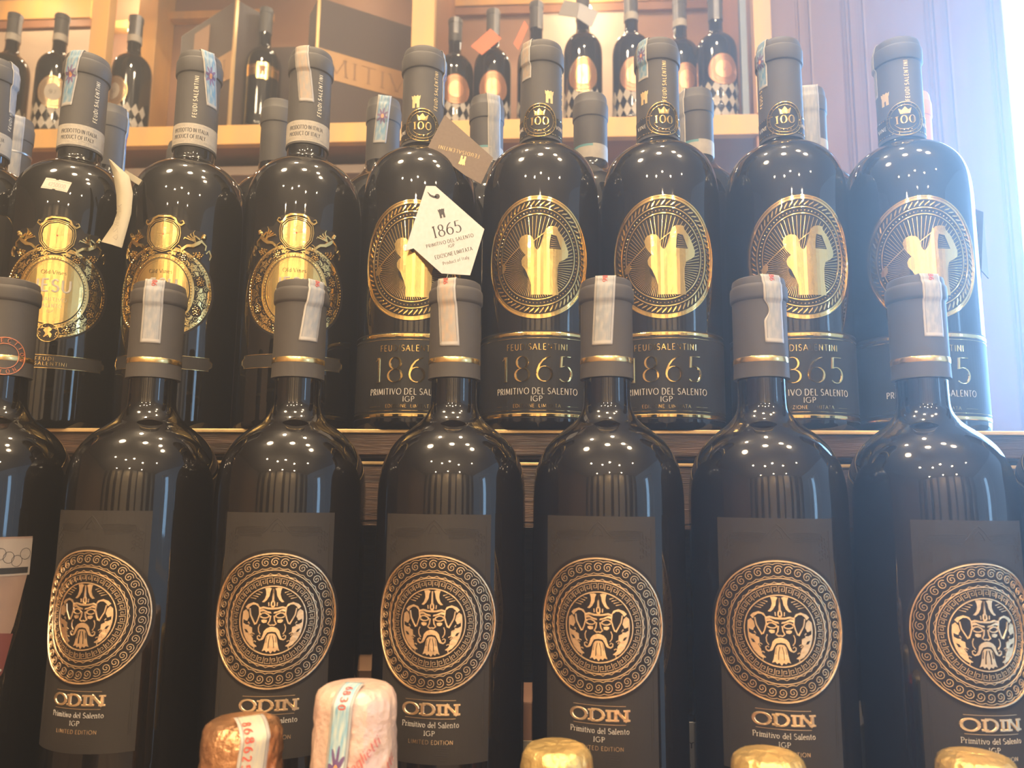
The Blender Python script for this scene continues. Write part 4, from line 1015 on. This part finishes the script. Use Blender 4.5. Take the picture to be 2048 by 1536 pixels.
# brown card tag, upside down print
BT = [(-59.5, 504, 237.7), (-48.4, 504, 261.3), (-14.4, 504, 230.2), (-22.6, 504, 211.4), (-33.5, 504, 217.4)]
o, c, n = card('hang_tag', 'brown card tag with upside down gold print between two bottle necks', 'tag', BT, BPAPER, .7)
def onb(ox, oz, th):
    def f(x, y, h):
        q = (ox+x*cos(th)-y*sin(th), oz+x*sin(th)+y*cos(th))
        # lie on the card's own plane
        X_, Z_ = q; Y_ = c.y-(n.x*(X_-c.x)+n.z*(Z_-c.z))/n.y
        return (X_-c.x+n.x*(h+.02), Y_-c.y+n.y*(h+.02), Z_-c.z+n.z*(h+.02))
    return f
TB = math.radians(180-14)
a = Art(); a.text('FEUDISALENTINI', 0, -1.2, 2.6, .1, .14, 0, .3, 0, .15, 0, 29); link('tag_print', a.build('tag_print', onb(-38.0, 234.6, TB), [MATS['gold_print']], cut=None), o)
a = Art(); castle(a, 0, 0, 1.05, 0, .15, 0); link('castle_mark', a.build('castle_mark', onb(-34.6, 231.3, TB), [MATS['gold_print']], cut=None), o)
o2 = tube('cord_knot', [(-39, 500, 228), (-35, 499, 220), (-32.5, 498, 214), (-31, 499, 218), (-34, 499, 229)], .8, CORD); tag(o2, 'black cord knot lying over the corner of the brown card tag', 'cord')
o2 = tube('cord', [(-32, 499, 215), (-20, 499, 214), (-8, 499, 222), (0, 503, 232)], .45, CORD); tag(o2, 'thin black cord running from the knot to the bottle right of the brown tag', 'cord')
o2 = tube('cord_knot', [(72, 500, 232), (78, 499, 240), (86, 502, 246), (92, 506, 247)], .8, CORD); tag(o2, 'short frayed black cord end on the left shoulder of the third golfer bottle', 'cord')
# folded tag at the right
card('hang_tag', 'dark leaf of the folded tag sticking out behind the rightmost golfer bottle', 'tag', [(312.5, 516, 205), (325.6, 514, 198.8), (320.5, 514, 151.5), (311.5, 516, 160)], LABB)
card('hang_tag', 'pale pointed leaf of the folded tag right of the rightmost golfer bottle', 'tag', [(325.9, 514.5, 199), (329.5, 520, 153), (321.2, 514.5, 157.5)], mat('slate_card', (.20, .22, .26), .5))
# cream paper tag of the crested bottle, a curling strip
L_ = [(-278.6, 227.0), (-273.0, 214.5), (-268.0, 199), (-265.0, 185), (-265.3, 176), (-270.4, 163.1)]
R_ = [(-277.0, 226.5), (-262.0, 213.6), (-257.0, 200), (-255.5, 185), (-256, 172), (-256.7, 159.1)]
vs = []; fs = []
for i, ((x0, z0), (x1, z1)) in enumerate(zip(L_, R_)):
    yy = 505-3*i+(6 if i > 3 else 0)*0
    for dy in (0, .6): vs += [(x0, yy+dy, z0), ((x0+x1)/2, yy+dy-1.2, (z0+z1)/2), (x1, yy+dy, z1)]
for i in range(5):
    a_, b_ = i*6, i*6+6
    fs += [(a_, a_+1, b_+1, b_), (a_+1, a_+2, b_+2, b_+1), (a_+3, b_+3, b_+4, a_+4), (a_+4, b_+4, b_+5, a_+5), (a_, b_, b_+3, a_+3), (a_+2, a_+5, b_+5, b_+2)]
O_ = Vector((-266, 500, 195)); me = mesh_from('hang_tag', [tuple((Vector(v)-O_)*.001) for v in vs], fs, [mat('greenish_cream_paper', (.44, .39, .27), .6)], smooth=True)
o = link('hang_tag', me); o.location = V(*O_); tag(o, 'cream curling paper tag with handwriting beside the price stickered bottle', 'tag')
a = Art()
hw = [[(0, 0), (1.5, 3), (3, 0), (1.5, -.5), (0, 0)], [(4, 0), (6.5, .5), (4.3, 3), (6.5, 3.2)], [(8, 0), (8.4, 3), (9.6, .2), (10, 3)], [(12, 0), (11.5, 1.5), (13, 3.2), (14.4, 1.6), (12.5, 0)], [(16, 0), (16.5, 3.3)], [(18, .4), (20, 3), (18.2, 2.8), (20.3, .2)]]
for st in hw: a.ribbon(st, .3, 0, .1)
link('handwriting', a.build('handwriting', lambda x, y, h: (6.2-y*.9-x*.06, -8.6+(-14+x*1.3)*.2-h, -31+x*1.3), [mat('pencil', (.25, .2, .15), .6)], cut=None), o)
bm = bmesh.new(); box_bm(bm, 0, 14, 0, .7, 0, 4.2); me = bpy.data.meshes.new('folded_flap'); bm.to_mesh(me); bm.free(); me.materials.append(MATS['greenish_cream_paper']); q = link('folded_flap', me, o); q.location = (-.004, .008, .022); q.rotation_euler = (0, .55, 0)
o2 = tube('gold_cord', [(-322+16.6*sin(t_)*1.02, 544-16.6*cos(t_)*1.02, 246-5.6*sin(t_)-abs(sin(t_))*.4) for t_ in [math.radians(q) for q in range(-80, 96, 8)]]+[(-296, 535, 235), (-281, 512, 226)], .6, GCORD)
tag(o2, 'gold cord slung round the neck of the price stickered bottle', 'cord')
o2 = tube('cord', [(-384, 590, 222), (-372, 585, 215), (-362, 575, 211), (-352, 566, 208)], .6, CORD); tag(o2, 'black cord behind the shoulder of the price stickered bottle', 'cord')
card('hang_tag', 'pale paper card tip behind the left shoulder of the price stickered bottle', 'tag', [(-376, 596, 212), (-360, 596, 216), (-356, 596, 206), (-372, 596, 190)], PAPER)
# price sticker wrapped on the shoulder
a = Art(); a.poly([(-8.6, -3.8), (-7.4, 4.4), (-1.2, 4.4), (-.8, 3.8), (.6, 3.8), (1, 4.4), (8.6, 4.4), (7.4, -3.8), (.6, -3.8), (.2, -3.2), (-1.2, -3.2), (-1.6, -3.8)], .15, 0)
a.ribbon([(-7.2, 3.2), (8, 3.2)], .25, .1, .22, 1); a.ribbon([(-8, -2.8), (7.2, -2.8)], .25, .1, .22, 1)
a.text('4250000', .5, -1.6, 3.2, .08, .12, 0, .2, .12, .24, 2, 10.5)
sf = capfn(gbody(-7))
o = link('price_sticker', a.build('price_sticker', lambda x, y, h: (lambda X_, Z_: ((sf(Z_)+h)*sin(X_/38), -(sf(Z_)+h)*cos(X_/38), Z_-165))(x*cos(-.12)-y*sin(-.12), 165.5+y*.98+x*sin(-.12)), [mat('pink_white_sticker', (.72, .62, .50), .5), mat('red_line', (.62, .30, .22), .5), mat('grey_digits', (.42, .38, .32), .5)], cut=1.5))
o.location = V(-322, 544, H_UP+165); o.rotation_euler = (0, 0, .22); tag(o, 'small price sticker reading 4250000 stuck on a bottle shoulder', 'sticker')

# ================================================================== FOIL TOPPED BOTTLES ON THE LOWER STEP
H_STEP = -395.0
def foil_mesh(name, top, r0, r1, L_, m_, seed, crinkle, waist=True):
    """foil hood: domed top, slightly tapering hood with pressed pleats"""
    n, k = 46, 88; vs = []; fs = []
    prof = [(0.02, top), (r0*.35, top+.0), (r0*.66, top-.3), (r0*.80, top-1.0), (r0*.90, top-2.4), (r0*.965, top-4.6), (r0*.99, top-8)]
    for i in range(1, 30):
        q = i/29; prof.append((r0+(r1-r0)*q**1.2-(.35 if waist and .05 < q < .10 else 0), top-9-L_*q))
    for i, (r, h) in enumerate(prof):
        for j in range(k):
            a_ = 2*PI*j/k; v = Vector((sin(a_)*r*.11, cos(a_)*r*.11, h*.05))
            d = crinkle*(.25*noise.noise(v*3.1+Vector((seed, 0, 0)))+.8*abs(noise.noise(Vector((sin(a_)*3.2, cos(a_)*3.2, h*.05+seed))))-.25+.5*noise.noise(Vector((sin(a_)*9, cos(a_)*9, h*.2+seed))))*(.35 if r < r0*.8 else 1)
            rr = max(.01, r+(d if i > 3 else 0)); hh = h+(d*.4 if i <= 5 else 0)
            vs.append((rr*sin(a_)*.001, -rr*cos(a_)*.001, hh*.001))
    m2 = len(prof)
    for i in range(m2-1):
        for j in range(k):
            a_, b_ = i*k+j, i*k+(j+1) % k; fs.append((b_, a_, a_+k, b_+k))
    fs.append(tuple(range(k))); fs.append(tuple(range((m2-1)*k, m2*k))[::-1])
    return mesh_from(name, vs, fs, [m_], smooth=True)
SPARK = [(0.5, 10), (20, 4), (37, 0), (39.5, 3), (40, 8), (40, 120)]+spline([(40, 140), (38, 154), (34, 168), (24, 182), (15.4, 196), (13, 206), (12.2, 216), (12, 250)], 5)
def sparkling(x, y, top, label, m_, r0, r1, L_, seed, crinkle, st=None):
    t = thing('sparkling_bottle', label, 'bottle', V(x, y, H_STEP)); H = top-H_STEP
    prof = [(r, h) if h < 140 else (r, 140+(h-140)*(H-170)/110) for r, h in SPARK]+[(12, H-28), (12, H-10)]
    link('glass_body', lathe('glass_body', prof, mat('green_bottle_glass', (.006, .014, .006), .05), 64), t)
    f = link('foil_hood', foil_mesh('foil_hood', H, r0, r1, L_, m_, seed, crinkle), t)
    return t, f, H
base_y = 314
t, f, H = sparkling(-102, base_y, -85, 'copper foil topped bottle with a red numbered tax stamp at the lower left', COPF, 15.2, 17.8, 78, 1.7, 1.1)
def crown(r, h): return [(r, 0), (r, h-9), (r*.985, h-6.6), (r*.93, h-4.2), (r*.8, h-1.6), (r*.6, h), (9, h+.3)]
FC = [(17.8+.9, H-87), (15.2+1.0, H-9), (15.1+.9, H-5.4), (13.6+.9, H-1.8), (9, H+.8)]
def foilstamp(t, H, r0, r1, L_, yaw, slant, w, length, mt, over):
    """strip bent over the domed top and down the front"""
    path = []
    for i in range(15): q = -over+over*i/14; path.append((q, H+.9))     # across the top, front is +
    vs = []; uv = []; n = 46; m_ = 8
    def pt(s, u):
        # s<0 on the dome, s>=0 down the side; u across
        if s < 0:
            rr = (r0+1.0)*sin(min(1, (s+over)/over)*1.25)/sin(1.25) if over else r0
            rr = (r0+.9)*(1+s/ (r0+.9)) if s > -(r0+.9) else 0
            z = H+1.3-5.2*max(0, (rr/(r0+.9)))**3.2
            X_, Y_ = u+slant*s*.6, rr
            if s < -(r0+.9): Y_ = (s+(r0+.9)); z = H+1.3-5.2*min(1, abs(Y_)/(r0+.9))**3.2
            a_ = yaw; return (X_*cos(a_)+Y_*sin(a_), -(Y_*cos(a_)-X_*sin(a_)), z)
        q = min(1, max(0, (s-4.9)/L_)); r = r0+(r1-r0)*q**1.2+1.25; z = H-3.9-s
        a_ = yaw+(u+slant*s)/r; return (r*sin(a_), -r*cos(a_), z)
    for i in range(n+1):
        s = -over+(over+length)*i/n
        for j in range(m_+1): vs.append(tuple(v*.001 for v in pt(s, (j/m_-.5)*w))); uv.append((j/m_, i/n))
    fs = [(i*(m_+1)+j, i*(m_+1)+j+1, (i+1)*(m_+1)+j+1, (i+1)*(m_+1)+j) for i in range(n) for j in range(m_)]
    me = mesh_from('tax_stamp', vs, fs, [mt], smooth=True, uvs=uv); bm = bmesh.new(); bm.from_mesh(me); bmesh.ops.solidify(bm, geom=bm.faces[:], thickness=-.00015); bm.to_mesh(me); bm.free()
    return link('tax_stamp', me, t), pt
STC = stampmat('tax_stamp_cream_numbered', (.58, .52, .35), (.47, .44, .36), False)
st, pt = foilstamp(t, H, 15.2, 17.8, 78, .33+.28, -.10, 11, 60, STC, 13)
for i, ch in enumerate('8686257'):
    a = Art(); a.text(ch, 0, 0, 3.0, .12, .2, 0, 0, 0, .15, 0, 1.8 if ch != '1' else .8)
    s0 = -7+i*3.1
    link('stamp_digit', a.build('stamp_digit', lambda x, y, h, s0=s0: tuple(v+(.15 if k_ != 1 else -.35) for k_, v in enumerate(pt(s0+x+1, y-3.8))), [REDI], cut=None), st)
t, f, H = sparkling(-59, base_y, -72, 'pink foil topped bottle with red script and a blue flower tax stamp', PINK, 15.8, 18.4, 84, 4.3, 1.0)
STP = stampmat('tax_stamp_blue_flower', (.56, .62, .56), (.22, .44, .56), True)
st, pt = foilstamp(t, H, 15.8, 18.4, 84, -.12, -.06, 8.2, 52, STP, 13)
for i, ch in enumerate('6830'):
    a = Art(); a.text(ch, 0, 0, 2.6, .12, .2, 0, 0, 0, .15, 0, 1.6)
    link('stamp_digit', a.build('stamp_digit', lambda x, y, h, s0=-8+i*2.6: tuple(v+(.15 if k_ != 1 else -.3) for k_, v in enumerate(pt(s0+x+1, y-1.3))), [REDI], cut=None), st)
script = mat('red_script_print', (.60, .12, .10), .5)
for (ang, zz, txt, w_, tl) in ((.42, 24, 'Baglietti', 17, .75), (.86, 32, 'Baglietti', 17, .75), (.50, 47, 'Baglietti', 17, .75), (-.85, 36, 'Baglietti', 17, .75), (.30, 60, 'Baglietti', 17, .75), (-.7, 60, 'Baglietti', 17, .75), (1.1, 55, 'Baglietti', 17, .75)):
    a = Art(); a.text(txt, 0, 0, 3.6, .05, .12, 0, .12, 0, .1, 0, w_)
    def mp(x, y, h, ang=ang, zz=zz, tl=tl):
        x = x+y*.35; X_, Z_ = x*cos(tl)-y*sin(tl), x*sin(tl)+y*cos(tl); d = zz-Z_; q = min(1, max(0, (d-9)/84)); r = 15.8+2.6*q**1.2+.75
        if d < 8: r -= (8-d)**2*.045
        return (r*sin(ang+X_/r), -r*cos(ang+X_/r), H-d)
    link('red_script', a.build('red_script', mp, [script], cut=None), f)
sparkling(18.5, base_y, -93.5, 'smooth gold foil topped bottle left of the other two gold foils', GOLF_, 14.0, 15.6, 60, 7.1, .9)
sparkling(99.5, base_y, -95.5, 'gold foil topped bottle between the two other gold foils', GOLF_, 14.2, 15.6, 60, 9.4, .9)
sparkling(179, base_y, -95.5, 'gold foil topped bottle nearest the lower right corner', GOLF_, 14.6, 16.2, 60, 12.9, .9)
sparkling(-219, base_y, -71, 'pink foil topped bottle cut by the left edge of the frame', PINK, 15.8, 18.4, 84, 15.3, 1.0)
sparkling(60, base_y, -104.6, 'red foil topped bottle just reaching the bottom edge of the frame', mat('red_foil', (.55, .06, .04), .3, .6), 13.5, 15.5, 60, 18.2, .6)

# ================================================================== THINGS SEEN BETWEEN THE FRONT BOTTLES
def rcard(x, y, w, h, z0, label, m_, lines=None, name='price_card', lean=.0):
    t = box(name, -w/2, w/2, 0, 1.2, 0, h, m_); t.location = V(x, y, z0); t.rotation_euler = (-lean, 0, 0); tag(t, label, 'card')
    if lines:
        a = Art()
        for (ly, sz, tx, ww) in lines: a.text(tx, 0, ly, sz, .08, .14, 0, .15, 0, .12, 0, ww)
        link('card_print', a.build('card_print', lambda x, y, q: (x, -q-.02, y), [INK], cut=None), t)
    return t
rcard(98, 468, 46, 64, H_LOW, 'white printed card standing behind the gap left of the torn stamp bottle', WPAPER, ((50, 5, 'Primi', 30), (40, 3, 'Salento', 30), (16, 3.4, 'vino rosso', 34), (8, 3, 'Italia', 30)))
t = thing('carton', 'small brown cardboard carton standing behind the front row', 'box', V(-88, 500, H_LOW)); box('carton_body', -40, 40, 0, 50, 0, 84, mat('kraft_card', (.30, .17, .09), .7), t, 1); box('carton_flap', -40, 40, -1, 0, 70, 84, mat('kraft_flap', (.24, .13, .07), .7), t)
t = thing('carton', 'flat pale carton lying behind the right hand front bottles', 'box', V(190, 480, H_LOW)); box('carton_body', -50, 50, 0, 60, 0, 62, mat('pale_card', (.50, .42, .32), .7), t, 1); box('carton_stripe', -50, 50, -.6, 0, 20, 30, LABB, t)
t = thing('carton', 'reddish carton behind the gap right of the pale hanging tag', 'box', V(8, 486, H_LOW)); box('carton_body', -22, 22, 0, 50, 0, 70, mat('rosy_card', (.36, .20, .13), .7), t, 1); box('carton_stripe', -22, 22, -.6, 0, 40, 48, PAPER, t)

# ================================================================== ADDED VOLUME STANDING IN FOR LENS GLARE
if LENS_VEIL:
    bm = bmesh.new(); box_bm(bm, -2600, 2290, -600, 720, -1150, 1600); me = bpy.data.meshes.new('lens_veil'); bm.to_mesh(me); bm.free()
    M = bpy.data.materials.new('thin_lens_veil'); M.use_nodes = True; n = M.node_tree.nodes; n.remove(n['Principled BSDF'])
    v = n.new('ShaderNodeVolumeScatter'); v.inputs['Density'].default_value = LENS_VEIL; v.inputs['Anisotropy'].default_value = .72; v.inputs['Color'].default_value = (1, 1, 1, 1)
    M.node_tree.links.new(v.outputs[0], n['Material Output'].inputs['Volume']); me.materials.append(M)
    hz = link('lens_veil', me); hz.location = (0, 0, Z0*.001); hz['kind'] = 'stuff'; hz['label'] = 'thin scattering volume added for the blue lens glare, lit by the window'; hz['category'] = 'lens_veil'
